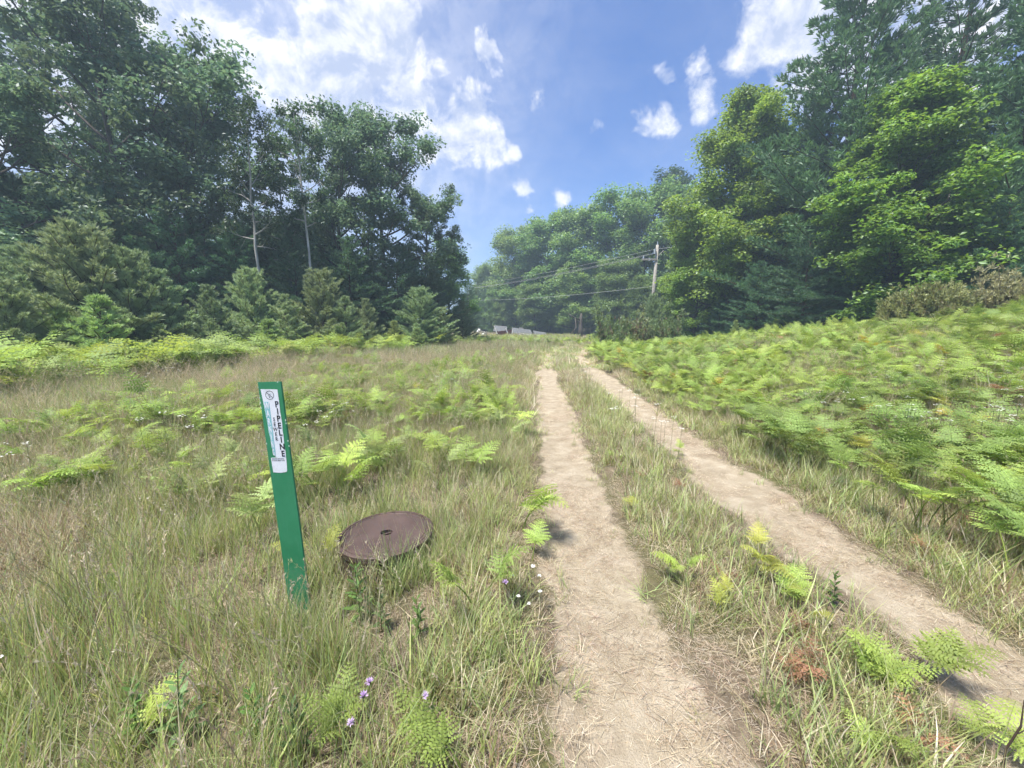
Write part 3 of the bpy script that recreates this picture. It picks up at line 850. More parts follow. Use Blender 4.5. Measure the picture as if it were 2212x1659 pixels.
# tall meadow grass near, mid and far
XA, YA = pts_in(-8, 7, .2, 5.2, 190)
XB, YB = pts_in(-14, 11, 5.0, 13, 70)
XC, YC = pts_in(-16, 12, 12.8, 42, 15)
_a = rng.random(150) * 6.283; _q = rng.uniform(.315, .46, 150)
XA = np.concatenate([XA, MHX + _q * np.cos(_a)]); YA = np.concatenate([YA, MHY + _q * np.sin(_a)])
XA = np.concatenate([XA, POST.x + rng.uniform(-.16, .2, 34)]); YA = np.concatenate([YA, POST.y - rng.uniform(.04, .22, 34)])
for nm, X, Y, pr, lbl in (('meadow_grass_near', XA, YA, g_near, 0), ('meadow_grass_mid', XB, YB, g_mid, 1), ('meadow_grass_far', XC, YC, g_far, 2)):
    d = rut_d(X, Y); med = (X > xl(Y)) & (X < xr(Y)); rgt = X >= xr(Y)
    keep = d > (.02 if lbl == 0 else .0)
    u = rng.random(len(X)); patch = n1(X * .9 + 5, Y * .9 + 7)
    if lbl == 0:
        pden = np.where(med, .10, np.where(rgt, .34, .95)) * smooth(-.02, .55, d)
        pden = pden * np.where(patch < .38, .45, 1.0) * np.where(Y < 1.9, .8, 1.0)
    elif lbl == 1:
        pden = np.where(med, .42, np.where(rgt, .55, 1.0)) * smooth(-.02, .5, d)
    else:
        pden = np.where(Y < belt_front(X) + 1.2, 1.0, .15) * smooth(-.1, .4, d + .1)
    keep &= u < pden
    keep &= ((X - MHX) ** 2 + (Y - MHY) ** 2 > .312 ** 2)
    keep &= ~((np.abs(X - POST.x) < .07) & (np.abs(Y - POST.y) < .03))
    X, Y, patch = X[keep], Y[keep], patch[keep]
    n = len(X); h = grass_h(X, Y)
    h = np.where((X - MHX) ** 2 + (Y - MHY) ** 2 < .48 ** 2, np.maximum(h, .85), h)
    dryness = n2(X * .55 + 3, Y * .55 + 11)
    r = rng.random(n)
    if lbl == 0:
        idx = np.select([r < .12, r < .22, dryness + (r - .5) * .5 > .66, dryness + (r - .5) * .5 > .54, r < .45, r < .6], [5, 6, 4, 2, 0, 3], 1)
        idx = np.where((idx >= 5) & (h < .6), 0, idx)
    elif lbl == 1:
        idx = np.select([r < .20, dryness + (r - .5) * .6 > .58, dryness + (r - .5) * .6 > .46], [3, 2, 1], 0)
        idx = np.where((idx == 3) & (h < .6), 1, idx)
    else:
        idx = np.select([dryness + (r - .5) * .7 > .66, dryness + (r - .5) * .7 > .48], [2, 1], 0)
    s = h * (.8 + .4 * rng.random(n)); wd = .8 + .4 * rng.random(n)
    sc3 = np.stack([wd, wd, s], 1)
    rot = np.stack([rng.normal(size=n) * .08, rng.normal(size=n) * .08 , rng.random(n) * 6.283], 1)
    scatter(['meadow_grass', 'meadow_grass', 'meadow_grass'][lbl], pr, X, Y, terr(X, Y) - .01, rot, sc3, idx,
            ['tall green and straw-coloured grass in the foreground around the marker post', 'pale seeding grass across the middle of the meadow', 'fine pale grass at the far end of the meadow'][lbl], 'grass')

# short grass on the verges and between the ruts
X, Y = pts_in(-1.2, 6.5, .2, 9, 260)
d = rut_d(X, Y); dl = xl(Y) - X
k = (d > -.06) & (dl < .9) & (X < xr(Y) + 1.9) & (rng.random(len(X)) < (.18 + .72 * smooth(-.05, .35, d)) * np.where(n1(X * 2.2 + 3, Y * 2.2) < .36, .45, 1))
X, Y = X[k], Y[k]; n = len(X); r = rng.random(n)
idx = np.select([r < .22, r < .52, r < .80], [0, 1, 2], 3)
s = (.6 + .7 * rng.random(n)) * (.6 + .6 * smooth(0, .4, rut_d(X, Y)))
scatter('verge_grass', g_short, X, Y, terr(X, Y) - .004, np.stack([rng.normal(size=n) * .1, rng.normal(size=n) * .1, rng.random(n) * 6.283], 1),
        np.stack([s, s, s], 1), idx, 'short sparse grass along and between the wheel ruts', 'grass')

# fallen straw on ruts and on the thatch
X, Y = pts_in(-4.5, 6.0, .2, 7.5, 210)
d = rut_d(X, Y)
k = rng.random(len(X)) < np.where(d < 0, .45 + .4 * smooth(-.25, 0, d), .9) * np.where((xl(Y) - X) > 1.2, .55, 1)
k &= ((X - MHX) ** 2 + (Y - MHY) ** 2 > .36 ** 2) & (n3(X * 2.6, Y * 2.6) + .25 * (rng.random(len(X)) - .5) > .34)
X, Y = X[k], Y[k]; n = len(X)
s = .7 + .6 * rng.random(n)
scatter('fallen_straw', g_straw, X, Y, terr(X, Y) + .014, np.stack([rng.normal(size=n) * .04, rng.normal(size=n) * .04, rng.random(n) * 6.283], 1),
        np.stack([s, s, s * .55], 1), rng.integers(0, 3, n), 'dry fallen straw littering the ruts and the soil', 'straw')


# ------------------------------------------------------------------ bracken
def frond_into(ac, rng, base, az, L, lift, arch, col, npair=11, nleaf=8, droop=.35, width=.48, curl=0.0):
    """one triangular twice-pinnate frond"""
    d = np.array([math.cos(az), math.sin(az), 0]); sd = np.array([-math.sin(az), math.cos(az), 0])
    t = np.linspace(0, 1, npair + 2); el = lift - arch * t
    st = L / (npair + 1); P = [np.array(base, float)]
    for e in el[:-1]: P.append(P[-1] + (d * math.cos(e) + np.array([0, 0, 1]) * math.sin(e)) * st)
    P = np.array(P); ac.tube(P, np.linspace(.0028, .0008, len(P)), np.array(col) * .9, 3)
    Vs, Cs = [], []
    for i in range(1, npair + 1):
        f = (i - 1) / npair; tan = unit(P[i + 1] - P[i]); upn = unit(np.cross(sd, tan) * -1)
        if upn[2] < 0: upn = -upn
        pl = L * width * ((1 - f) ** .85) * (.82 if i == 1 else 1) * (.9 + .2 * rng.random())
        for sg in (-1, 1):
            pd = unit(sd * sg * (.95 - .25 * f) + tan * (.35 + .35 * f) + rng.normal(size=3) * .06)
            nl = max(3, int(round(nleaf * (1 - .65 * f))))
            q = P[i].copy(); c = np.array(col) * (.82 + .36 * rng.random())
            pd2 = pd.copy()
            pts = []
            for j in range(nl + 1):
                pts.append(q.copy()); q = q + pd2 * pl / nl
                pd2 = unit(pd2 - np.array([0, 0, droop]) / nl + upn * curl * rng.normal() * .3)
            cross = unit(np.cross(upn, pd))
            for j in range(nl):
                g = j / nl; ll = pl * .19 * (1 - g) ** .8 + L * .010; hw = pl / nl * .40
                ax = unit(pts[j + 1] - pts[j]) if j < nl else pd
                for s2 in (-1, 1):
                    ld = unit(cross * s2 * .9 + ax * .42 - np.array([0, 0, .10 + .2 * rng.random()]) + rng.normal(size=3) * .08 + upn * curl * rng.normal() * .5)
                    b0 = pts[j] + ax * (hw * .1); b1 = b0 + ax * hw * 2.0
                    mid = (b0 + b1) * .5 + ld * ll * .5
                    Vs += [b0, mid - ax * hw * .75, b0 * .35 + b1 * .65 + ld * ll, mid + ax * hw * .95, b1]; cc = c * (.9 + .2 * rng.random()); Cs += [cc] * 5
            # terminal leaflet
            Vs += [pts[-1] - cross * .004, pts[-1] + pd2 * pl * .10, pts[-1] + pd2 * pl * .16, pts[-1] + pd2 * pl * .10, pts[-1] + cross * .004]; Cs += [c] * 5
    Vs = np.array(Vs); k = len(Vs) // 5; i5 = np.arange(k) * 5
    ac.add(Vs, np.array(Cs), tri=np.stack([i5 + 1, i5 + 2, i5 + 3], 1), quad=np.stack([i5, i5 + 1, i5 + 3, i5 + 4], 1))


FERN_COLS = {'green': (.285, .375, .09), 'bright': (.335, .445, .105), 'pale': (.36, .44, .17), 'yellow': (.41, .44, .10), 'blue': (.26, .355, .10),
             'gold': (.52, .37, .07), 'brown': (.31, .175, .10)}


def fern_parts(seed, col, stems, h, L, detail=(10, 7), lift=(.75, 1.45), brown=False):
    """stems and fronds of one plant as separate meshes"""
    rng = np.random.default_rng(seed); out = []
    for i in range(stems):
        az = rng.random() * 6.283 if stems > 1 else 0.0
        st = Acc(); lean = .25 + .3 * rng.random(); hh = h * (.75 + .5 * rng.random())
        b = np.array([rng.normal() * .04 * (stems > 1), rng.normal() * .04 * (stems > 1), 0])
        t = np.linspace(0, 1, 6); top = np.array([math.cos(az), math.sin(az), 0]) * hh * lean
        P = b + np.stack([top[0] * t ** 1.8, top[1] * t ** 1.8, hh * t], 1)
        c = np.array(FERN_COLS[col])
        st.tube(P, np.linspace(.0045, .0028, 6), c * .75, 5)
        lf = rng.uniform(*lift); ll = L * (.8 + .4 * rng.random())
        fr = Acc(); frond_into(fr, rng, P[-1], az + rng.normal() * .2, ll, lf, 1.0 + .5 * rng.random(), c, *detail, droop=.7 if brown else .35, curl=.9 if brown else .1)
        # pair of big basal divisions
        for sg in (-1, 1):
            frond_into(fr, rng, P[-1] - np.array([0, 0, .01]), az + sg * (.95 + .3 * rng.random()), ll * .62, lf * .6, .8, c * (.9 + .2 * rng.random()), max(6, detail[0] - 3), max(4, detail[1] - 2), droop=.6 if brown else .3, curl=.9 if brown else .1)
        out.append((st.mesh('stem', M['fern'], True), fr.mesh('frond', M['fern'])))
    return out


def fern_join(seed, col, stems, h, L, detail):
    rng = np.random.default_rng(seed); ac = Acc()
    for i in range(stems):
        az = rng.random() * 6.283; hh = h * (.7 + .6 * rng.random()); lean = .25 + .35 * rng.random()
        t = np.linspace(0, 1, 4); top = np.array([math.cos(az), math.sin(az), 0]) * hh * lean
        P = np.array([rng.normal() * .06, rng.normal() * .06, 0]) + np.stack([top[0] * t ** 1.8, top[1] * t ** 1.8, hh * t], 1)
        c = np.array(FERN_COLS[col]) * (.85 + .3 * rng.random())
        ac.tube(P, np.linspace(.004, .0025, 4), c * .7, 3)
        lf = rng.uniform(.55, 1.40); ll = L * (.75 + .5 * rng.random())
        frond_into(ac, rng, P[-1], az, ll, lf, .8 + .6 * rng.random(), c, *detail)
        for sg in (-1, 1):
            frond_into(ac, rng, P[-1], az + sg * (1.0 + .3 * rng.random()), ll * .62, lf * .5, .7, c * (.9 + .2 * rng.random()), max(5, detail[0] - 3), max(3, detail[1] - 2))
    return ac.mesh('bracken_piece', M['fern'])


b_mid = [fern_join(201, 'green', 4, .38, .31, (8, 5)), fern_join(202, 'blue', 4, .42, .33, (8, 5)), fern_join(203, 'green', 3, .46, .34, (8, 5)),
         fern_join(204, 'bright', 4, .36, .30, (8, 5)), fern_join(205, 'yellow', 3, .36, .28, (8, 5)), fern_join(206, 'gold', 2, .44, .30, (8, 5)), fern_join(207, 'brown', 3, .34, .28, (8, 5))]
b_far = [fern_join(211, 'green', 4, .44, .55, (7, 4)), fern_join(212, 'bright', 4, .44, .55, (7, 4)), fern_join(213, 'pale', 4, .46, .55, (7, 4)),
         fern_join(214, 'blue', 4, .46, .55, (7, 4)), fern_join(215, 'yellow', 3, .44, .5, (7, 4))]


def bracken(name, X, Y, protos, pick, lab, hs=1.0):
    n = len(X); s = hs * (.55 + .85 * rng.random(n) ** 1.4)
    scatter(name, protos, X, Y, terr(X, Y) - .02, np.stack([rng.normal(size=n) * .1, rng.normal(size=n) * .1, rng.random(n) * 6.283], 1),
            np.stack([s, s, s], 1), pick, lab, 'bracken')


# right bank
X, Y = pts_in(2, 24, .8, 26, 23)
gapm = np.exp(-(((X - 6.2) / 2.2) ** 2 + ((Y - 4.6) / .9) ** 2))
k = (X > bank_edge(Y) + .1) & (rng.random(len(X)) < np.where(Y < 11, 1.0, .75) * (1 - .85 * gapm) * (.6 + .4 * smooth(.1, .6, X - bank_edge(Y))))
near_bank = k & (Y < 3.2) & (X < 4.5)
k2 = k & ~near_bank
Xn, Yn = X[near_bank], Y[near_bank]
X, Y = X[k2], Y[k2]; r = rng.random(len(X)); zn = n1(X * .5, Y * .5 + 20)
pick = np.select([r < .03, r < .055, r < .13, zn + (r - .5) * .6 > .58, zn + (r - .5) * .6 > .42, r < .7], [5, 6, 4, 1, 0, 2], 3)
bracken('bracken_bed', X, Y, b_mid, pick, 'dense green bracken covering the bank right of the lane', np.where(Y < 9, .72, .78))
# left belt and the far end
X, Y = pts_in(-24, 3, 3, 34, 11)
bf = belt_front(X) + (n3(X * .8, Y * .8) - .5) * 1.4
k = (Y > bf) & (Y < bf + 6.5) & (rng.random(len(X)) < .9)
X2, Y2 = pts_in(-6, 16, 24, 43, 6)
k2 = (rut_d(X2, Y2) > .3) & (n1(X2 * .4, Y2 * .4) > .30)
X = np.concatenate([X[k], X2[k2]]); Y = np.concatenate([Y[k], Y2[k2]]); r = rng.random(len(X))
bracken('bracken_bed', X, Y, b_far, np.select([r < .35, r < .62, r < .82, r < .95], [1, 2, 0, 3], 4), 'pale green bracken belt before the left wood and at the far end', np.interp(Y, [10, 18, 25, 28, 45], [1.05, .95, .62, .42, .34]))
# colonies in the meadow beyond the nearest plants
X, Y = pts_in(-11, 1.2, 4.6, 16, 15.0)
col_d = sum(w * np.exp(-(((X - a) / ra) ** 2 + ((Y - b) / rb) ** 2)) for a, b, ra, rb, w in
            ((-1.6, 6.2, 1.7, 1.7, 1.3), (-3.2, 8.2, 1.8, 2.0, .9), (-1.2, 9.5, 1.2, 3.0, .6), (-4.6, 5.4, 1.6, .8, .8), (-2.8, 5.2, 1.0, .8, .7), (.4, 13, .8, 3, .35)))
k = (rng.random(len(X)) < col_d * (.5 + n3(X, Y)) * 1.25) & (xl(Y) - X > .7) & (Y < belt_front(X) - .6)
X, Y = X[k], Y[k]; r = rng.random(len(X))
bracken('bracken_bed', X, Y, b_mid, np.select([r < .3, r < .55, r < .8, r < .95], [0, 1, 3, 2], 4), 'bracken colonies spreading through the middle of the left meadow', .72)

# --- single ferns that stand apart
FP = {}


def fern_proto(col, seed, stems, h, L, **kw):
    key = (col, seed, stems)
    if key not in FP: FP[key] = fern_parts(seed, col, stems, h, L, **kw)
    return FP[key]


def put_fern(p, col, seed, stems, h, L, label, group, s=1.0, rz=0.0, name='bracken_fern', cat='fern', **kw):
    o = empty(name, (p[0], p[1], T(p[0], p[1]) - .01), rz, s); tag(o, label, cat, group)
    for sm, fm in fern_proto(col, seed, stems, h, L, **kw):
        obj('stem', sm, o); obj('frond', fm, o)
    return o


GM = 'ferns growing between the wheel ruts'
for dx, dy, col, seed, stems, h, L, s, rz, lab in (
        (1905, 1490, 'bright', 301, 4, .15, .26, 1.0, 0, 'bushy bright fern between the ruts, in front of the browned ferns'),
        (1990, 1475, 'green', 302, 2, .20, .28, 1.0, 1.2, 'upright fern at the inner edge of the right rut beside the bushy one'),
        (1475, 1255, 'bright', 303, 2, .16, .25, .95, 2.0, 'upright two-lobed fern in the middle of the grass strip'),
        (1655, 1240, 'yellow', 304, 3, .22, .26, 1.0, .6, 'tallest yellow-green fern on the strip between the ruts'),
        (1700, 1300, 'bright', 305, 2, .14, .22, 1.0, 2.6, 'yellow-green fern just below the tallest one of the strip'),
        (1575, 1315, 'yellow', 306, 1, .13, .18, 1.0, 1.5, 'small slim yellowish fern left of the browned ferns'),
        (1740, 1345, 'yellow', 307, 1, .14, .18, 1.0, 3.5, 'small faded fern behind the bushy bright one'),
        (2150, 1640, 'bright', 308, 2, .16, .24, 1.0, 2.4, 'fern at the right picture edge near the bottom corner'),
        (1905, 1668, 'bright', 309, 1, .14, .24, 1.0, 2.9, 'fern tip poking up from the bottom picture edge'),
        (1375, 1105, 'yellow', 310, 2, .13, .20, .9, .2, 'low yellowish fern beside the left rut'),
        (1474, 985, 'bright', 311, 1, .18, .18, 1.0, .9, 'small upright fern at the left edge of the right rut'),
        (1330, 1000, 'green', 312, 2, .15, .20, .9, 1.9, 'low fern on the strip where the ruts draw together')):
    put_fern(D(dx, dy), col, seed, stems + 1, h, L, lab, GM, s * .64, rz)
GLM = 'single ferns in the left meadow'
for dx, dy, col, seed, stems, h, L, s, rz, lab in (
        (1128, 1140, 'bright', 321, 2, .26, .34, 1.0, 1.3, 'bright upright fern standing beside the left rut'),
        (975, 1668, 'green', 322, 2, .15, .24, .95, 1.0, 'dark green fern at the bottom edge below the knapweed'),
        (1045, 1330, 'green', 323, 2, .22, .28, 1.0, 2.2, 'fern in front of the manhole cover towards the left rut'),
        (1150, 1215, 'bright', 324, 1, .12, .18, 1.0, 1.1, 'tiny fern at the left rim of the left rut'),
        (672, 1250, 'yellow', 325, 2, .18, .18, 1.0, .3, 'small fern curling against the right side of the marker post'),
        (540, 1165, 'pale', 326, 3, .26, .34, 1.0, .4, 'pale broad fern just left of the marker post'),
        (92, 1095, 'bright', 327, 3, .26, .34, 1.0, 2.1, 'bright fern near the left picture edge'),
        (735, 1085, 'bright', 328, 3, .28, .36, 1.0, 1.4, 'bright broad fern behind and right of the marker post'),
        (420, 1105, 'pale', 329, 3, .24, .32, 1.0, 3.1, 'pale fern midway between the post and the bright left fern'),
        (250, 1060, 'green', 330, 3, .26, .34, 1.0, 5.1, 'dark drooping fern right of the bright left fern'),
        (300, 1640, 'green', 331, 1, .12, .18, 1.0, 1.1, 'low fern sprig near the bottom left corner'),
        (1010, 1050, 'green', 332, 2, .24, .32, 1.0, .2, 'fern behind the manhole cover, left of the bright upright one'),
        (740, 1650, 'green', 333, 2, .10, .16, 1.0, 2.0, 'low fern sprig under the purple knapweed')):
    put_fern(D(dx, dy), col, seed, stems, h, L, lab, GLM, s * .98, rz)
# more meadow ferns of one kind, and the front rows of the bank
frs = np.random.default_rng(77)
var_m = [('green', 341), ('blue', 342), ('bright', 343), ('pale', 344)]
cnt = 0
while cnt < 64:
    y = frs.uniform(2.9, 5.4); x = frs.uniform(-6.5, .1)
    if abs(x) > 1.4 * y or xl(y) - x < .55 or (x - MHX) ** 2 + (y - MHY) ** 2 < .4 or (abs(x - POST.x * y / POST.y) < .12 and y < 2.6): continue
    w = .25 + .9 * math.exp(-((x + 1.6) / 1.4) ** 2) + .8 * math.exp(-((x + 4.4) / 1.2) ** 2)
    if frs.random() > w: continue
    c, sd = var_m[frs.integers(4)]
    put_fern((x, y), c, sd, 2, .25, .24, 'one of the green bracken ferns dotted through the left meadow behind the marker post', 'bracken ferns dotted through the left meadow', .75 + .5 * frs.random(), frs.random() * 6.28)
    cnt += 1
var_b = [('green', 351), ('blue', 352), ('bright', 353), ('green', 354), ('yellow', 355)]
for x, y in list(zip(Xn, Yn))[:200]:
    c, sd = var_b[int(frs.choice(5, p=[.3, .22, .22, .18, .08]))]
    put_fern((x, y), c, sd, 2, .34, .27, 'one of the tall ferns crowded along the near edge of the right bank', 'tall ferns along the near edge of the right bank', .75 + .4 * frs.random(), frs.random() * 6.28)
GD = 'dead brown ferns'
for dx, dy, seed, s, rz, lab in (
        (1760, 1470, 361, 1.0, 0.0, 'rusty dead fern in the middle of the strip, left of the bushy bright fern'),
        (1690, 1480, 362, .9, 1.0, 'rusty dead fern lying left of the largest dead one'),
        (1740, 1385, 363, .8, 2.0, 'dark withered fern above the largest dead one'),
        (1560, 1250, 364, .7, 1.2, 'dark withered fern between the slim and the two-lobed ferns'),
        (1470, 1065, 365, .8, 2.2, 'brown dead fern on the strip beyond the green ferns'),
        (1395, 1040, 366, .8, 3.2, 'brown dead fern near the left rut farther up the strip'),
        (1990, 1600, 367, .9, .7, 'rusty dead fern below the upright fern at the right rut'),
        (1990, 1200, 368, .8, 1.7, 'rusty dead fern at the outer rim of the right rut'),
        (35, 1000, 369, 1.1, .3, 'rusty dead fern near the left picture edge behind the bright fern'),
        (2080, 1140, 370, .9, 2.5, 'rusty dead fern at the foot of the bank ferns')):
    put_fern(D(dx, dy), 'brown', 361 + seed % 3, 2, .15, .22, lab, GD, s * .55, rz, name='dead_fern', brown=True, detail=(7, 5))

# ------------------------------------------------------------------ leafy weeds and wild flowers
def weed_mesh(seed, h, n, leaf, col):
    rng = np.random.default_rng(seed); st = Acc(); lf = Acc()
    t = np.linspace(0, 1, 7); P = np.stack([.05 * h * t ** 2, .03 * h * t, h * t], 1)
    st.tube(P, np.linspace(.003, .0012, 7), np.array(col) * .8, 4)
    for i in range(n):
        f = .1 + .9 * i / n; p = np.array([np.interp(f, t, P[:, k]) for k in range(3)]); az = i * 2.4 + rng.normal() * .3
        el = R(15 + 45 * f); d = np.array([math.cos(az) * math.cos(el), math.sin(az) * math.cos(el), math.sin(el)]); sd = np.array([-math.sin(az), math.cos(az), 0])
        L = leaf * (1.1 - .5 * f) * (.8 + .4 * rng.random()); w = L * .14
        dn = np.array([0, 0, -L * .22])
        V = [p, p + d * L * .4 + sd * w, p + d * L * .75 + sd * w * .7 + dn * .5, p + d * L + dn, p + d * L * .75 - sd * w * .7 + dn * .5, p + d * L * .4 - sd * w]
        lf.add(np.array(V), np.array(col) * (.8 + .4 * rng.random()), quad=np.array([(0, 1, 2, 5), (5, 2, 3, 4)]))
    return st.mesh('stem', M['fern'], True), lf.mesh('leaves', M['fern'])


wm = [weed_mesh(401, .30, 26, .085, (.13, .22, .06)), weed_mesh(402, .26, 22, .075, (.15, .23, .085)), weed_mesh(403, .22, 18, .07, (.11, .20, .05))]
for dx, dy, v, s, rz, lab in ((395, 1610, 1, 1.1, .4, 'leafy grey-green weed standing near the bottom left'),
                              (300, 1600, 2, 1.0, 1.4, 'low leafy weed left of the grey-green one at the bottom'),
                              (780, 1340, 0, 1.05, 2.4, 'narrow-leaved weed in front of the manhole cover'),
                              (825, 1365, 1, .8, .9, 'smaller narrow-leaved weed right of the one before the cover'),
                              (560, 1600, 2, 1.0, 3.0, 'leafy weed left of the knapweed at the bottom'),
                              (905, 1380, 2, 1.0, 4.0, 'leafy weed between the cover and the lower fern'),
                              (650, 1280, 0, .75, 5.0, 'leafy weed twining round the foot of the marker post'),
                              (1800, 1310, 0, .7, 1.9, 'leafy green weed on the strip right of the tallest fern'),
                              (645, 1640, 1, .9, 2.6, 'leafy weed at the bottom edge below the knapweed')):
    p = D(dx, dy); o = empty('leafy_weed', p, rz, s); tag(o, lab, 'weed', 'leafy weeds in the grass')
    obj('stem', wm[v][0], o); obj('leaf', wm[v][1], o)


def flower_parts(seed, h, col, kind):
    rng = np.random.default_rng(seed); st = Acc(); hd = Acc()
    t = np.linspace(0, 1, 6); b = rng.normal(size=2) * .03
    P = np.stack([b[0] * t ** 2, b[1] * t ** 2, h * t], 1); st.tube(P, np.linspace(.0016, .001, 6), (.16, .19, .09), 4)
    c = P[-1]
    n = 26 if kind == 'knap' else 16
    for i in range(n):
        az = i * 2 * math.pi / n + rng.normal() * .15
        el = R(rng.uniform(10, 80)) if kind == 'knap' else R(rng.uniform(0, 18))
        L = (.017 if kind == 'knap' else .013) * (.8 + .4 * rng.random()); w = .0022 if kind == 'knap' else .0036
        d = np.array([math.cos(az) * math.cos(el), math.sin(az) * math.cos(el), math.sin(el)]); sd = np.array([-math.sin(az), math.cos(az), 0]) * w
        hd.add(np.array([c, c + d * L * .55 + sd, c + d * L, c + d * L * .55 - sd]), np.array(col) * (.85 + .3 * rng.random()), quad=np.array([(0, 1, 2, 3)]))
    V, F = tube_arr([c - np.array([0, 0, .010]), c - np.array([0, 0, .004]), c + np.array([0, 0, .003])], [.002, .006, .004], 7)
    hd.add(V, (.45, .36, .06) if kind != 'knap' else (.16, .15, .08), quad=F)
    return st.mesh('stem', M['fern'], True), hd.mesh('flower_head', M['flower'])


fl_w = [flower_parts(411, .30, (.80, .80, .78), 'daisy'), flower_parts(412, .24, (.78, .78, .74), 'daisy')]
fl_p = [flower_parts(413, .26, (.55, .40, .62), 'knap'), flower_parts(414, .22, (.60, .47, .66), 'knap')]
KN = 'one of the lilac knapweed flowers in the grass below the cover'
for i, (dx, dy) in enumerate(((783, 1620), (772, 1655), (802, 1650), (908, 1655), (1100, 1345))):
    p = D(dx, dy); o = empty('knapweed_flower', p, i * 1.3, 1.0)
    tag(o, KN if i < 4 else 'lilac knapweed flower at the left rim of the left rut', 'flower', 'lilac knapweed flowers')
    for nm, m_ in zip(('stem', 'flower_head'), fl_p[i % 2]): obj(nm, m_, o)
for i, (dx, dy) in enumerate(((1113, 1325), (1124, 1360), (1142, 1330), (1133, 1375), (1168, 1385), (1172, 1335))):
    p = D(dx, dy); o = empty('white_flower', p, i * 1.1, .75 + .1 * (i % 3))
    tag(o, 'one of the small white flowers clustered beside the left rut', 'flower', 'white flowers beside the left rut')
    for nm, m_ in zip(('stem', 'flower_head'), fl_w[i % 2]): obj(nm, m_, o)
o = empty('white_flower', D(47, 1545), 0, .9); tag(o, 'single white flower near the left picture edge', 'flower')
for nm, m_ in zip(('stem', 'flower_head'), fl_w[0]): obj(nm, m_, o)


def umbel(seed):
    rng = np.random.default_rng(seed); ac = Acc()
    for k in range(5):
        b = rng.normal(size=2) * .12; h = .42 + .16 * rng.random(); c = np.array([b[0], b[1], h])
        ac.tube([np.array([b[0] * .8, b[1] * .8, 0]), c * np.array([.95, .95, .6]), c], .0016, (.17, .20, .08), 3)
        for i in range(7):
            q = c + rng.normal(size=3) * np.array([.018, .018, .006]); s = .009
            ac.add(np.array([q + [-s, 0, 0], q + [0, -s, .002], q + [s, 0, 0], q + [0, s, .002]]), (.74, .74, .68), quad=np.array([(0, 1, 2, 3)]))
    return ac.mesh('flower_piece', M['flower'])


X1, Y1 = pts_in(4.2, 9, 3.4, 6.0, 2.2); X2, Y2 = pts_in(-9, 0, 3, 12, .35); X3, Y3 = pts_in(1.0, 2.2, 3.5, 8, 1.2)
X = np.concatenate([X1, X2, X3]); Y = np.concatenate([Y1, Y2, Y3]); k = rut_d(X, Y) > .3; X, Y = X[k], Y[k]; n = len(X)
scatter('white_wildflowers', [umbel(421), umbel(422)], X, Y, terr(X, Y), np.stack([np.zeros(n), np.zeros(n), rng.random(n) * 6.28], 1),
        np.repeat((.8 + .4 * rng.random(n))[:, None], 3, 1), rng.integers(0, 2, n), 'tiny white wildflowers sprinkled through meadow and bank', 'flowers')

tw = MB().tube([(0, 0, 0), (.01, .01, .10), (.025, .0, .2), (.03, .01, .29)], [.004, .0035, .003, .0012], 5)
tw.tube([(.022, 0, .17), (.05, -.01, .215)], [.002, .0008], 4)
o = tw.build('bare_twig', plain('dark_twig', (.06, .042, .03), .9)); o.location = D(2165, 1668)
tag(o, 'thin bare dark twig standing before the fern at the bottom right corner', 'twig')

# ------------------------------------------------------------------ pipeline marker post
M['post'] = plain('green_fibreglass', (.022, .205, .105), .5, ((.04, .25, .145), 6.0, .4, .72), .4, bump=.15, bscale=120)
m, t = mat_new('green_fibreglass_worn')
co = t.add('ShaderNodeTexCoord').outputs['Object']
sx = t.vmath('MULTIPLY', co, (60, 60, 2.5)).outputs[0]
scr = t.add('ShaderNodeMapRange', {'Value': t.noise(sx, 3.0, 5, .7), 'From Min': .56, 'From Max': .75, 'To Max': .35}).outputs[0]
fade = t.add('ShaderNodeMapRange', {'Value': t.noise(co, 3.5, 5, .6), 'From Min': .35, 'From Max': .7}).outputs[0]
gc = t.mix(fade, (.022, .185, .078), (.045, .245, .12)); gc = t.mix(scr, gc, (.16, .36, .25))
zc = t.add('ShaderNodeSeparateXYZ', {0: co}).outputs[2]
mud = t.math('MULTIPLY', t.add('ShaderNodeMapRange', {'Value': zc, 'From Min': .10, 'From Max': .42, 'To Min': 1.0, 'To Max': 0.0}).outputs[0],
             t.add('ShaderNodeMapRange', {'Value': t.noise(co, 55.0, 6, .75), 'From Min': .46, 'From Max': .62}).outputs[0])
gc = t.mix(t.math('MULTIPLY', mud, .7), gc, (.20, .16, .11))
bb = t.add('ShaderNodeBump', {'Strength': .2, 'Distance': .002, 'Height': t.noise(sx, 2.0, 4, .6)})
finish(t, t.add('ShaderNodeBsdfPrincipled', {'Base Color': gc, 'Roughness': .5, 'Specular IOR Level': .4, 'Normal': bb.outputs[0]}).outputs[0])
M['post'] = m
M['sticker'] = plain('white_sticker', (.74, .76, .80), .35, ((.60, .63, .66), 30.0, .5, .8), .4)
M['teal'] = plain('faded_teal_print', (.20, .47, .50), .45, ((.40, .62, .66), 60.0, .4, .7))
M['black'] = plain('black_print', (.012, .013, .02), .5)
M['chip'] = plain('chipped_edge', (.45, .55, .45), .8)

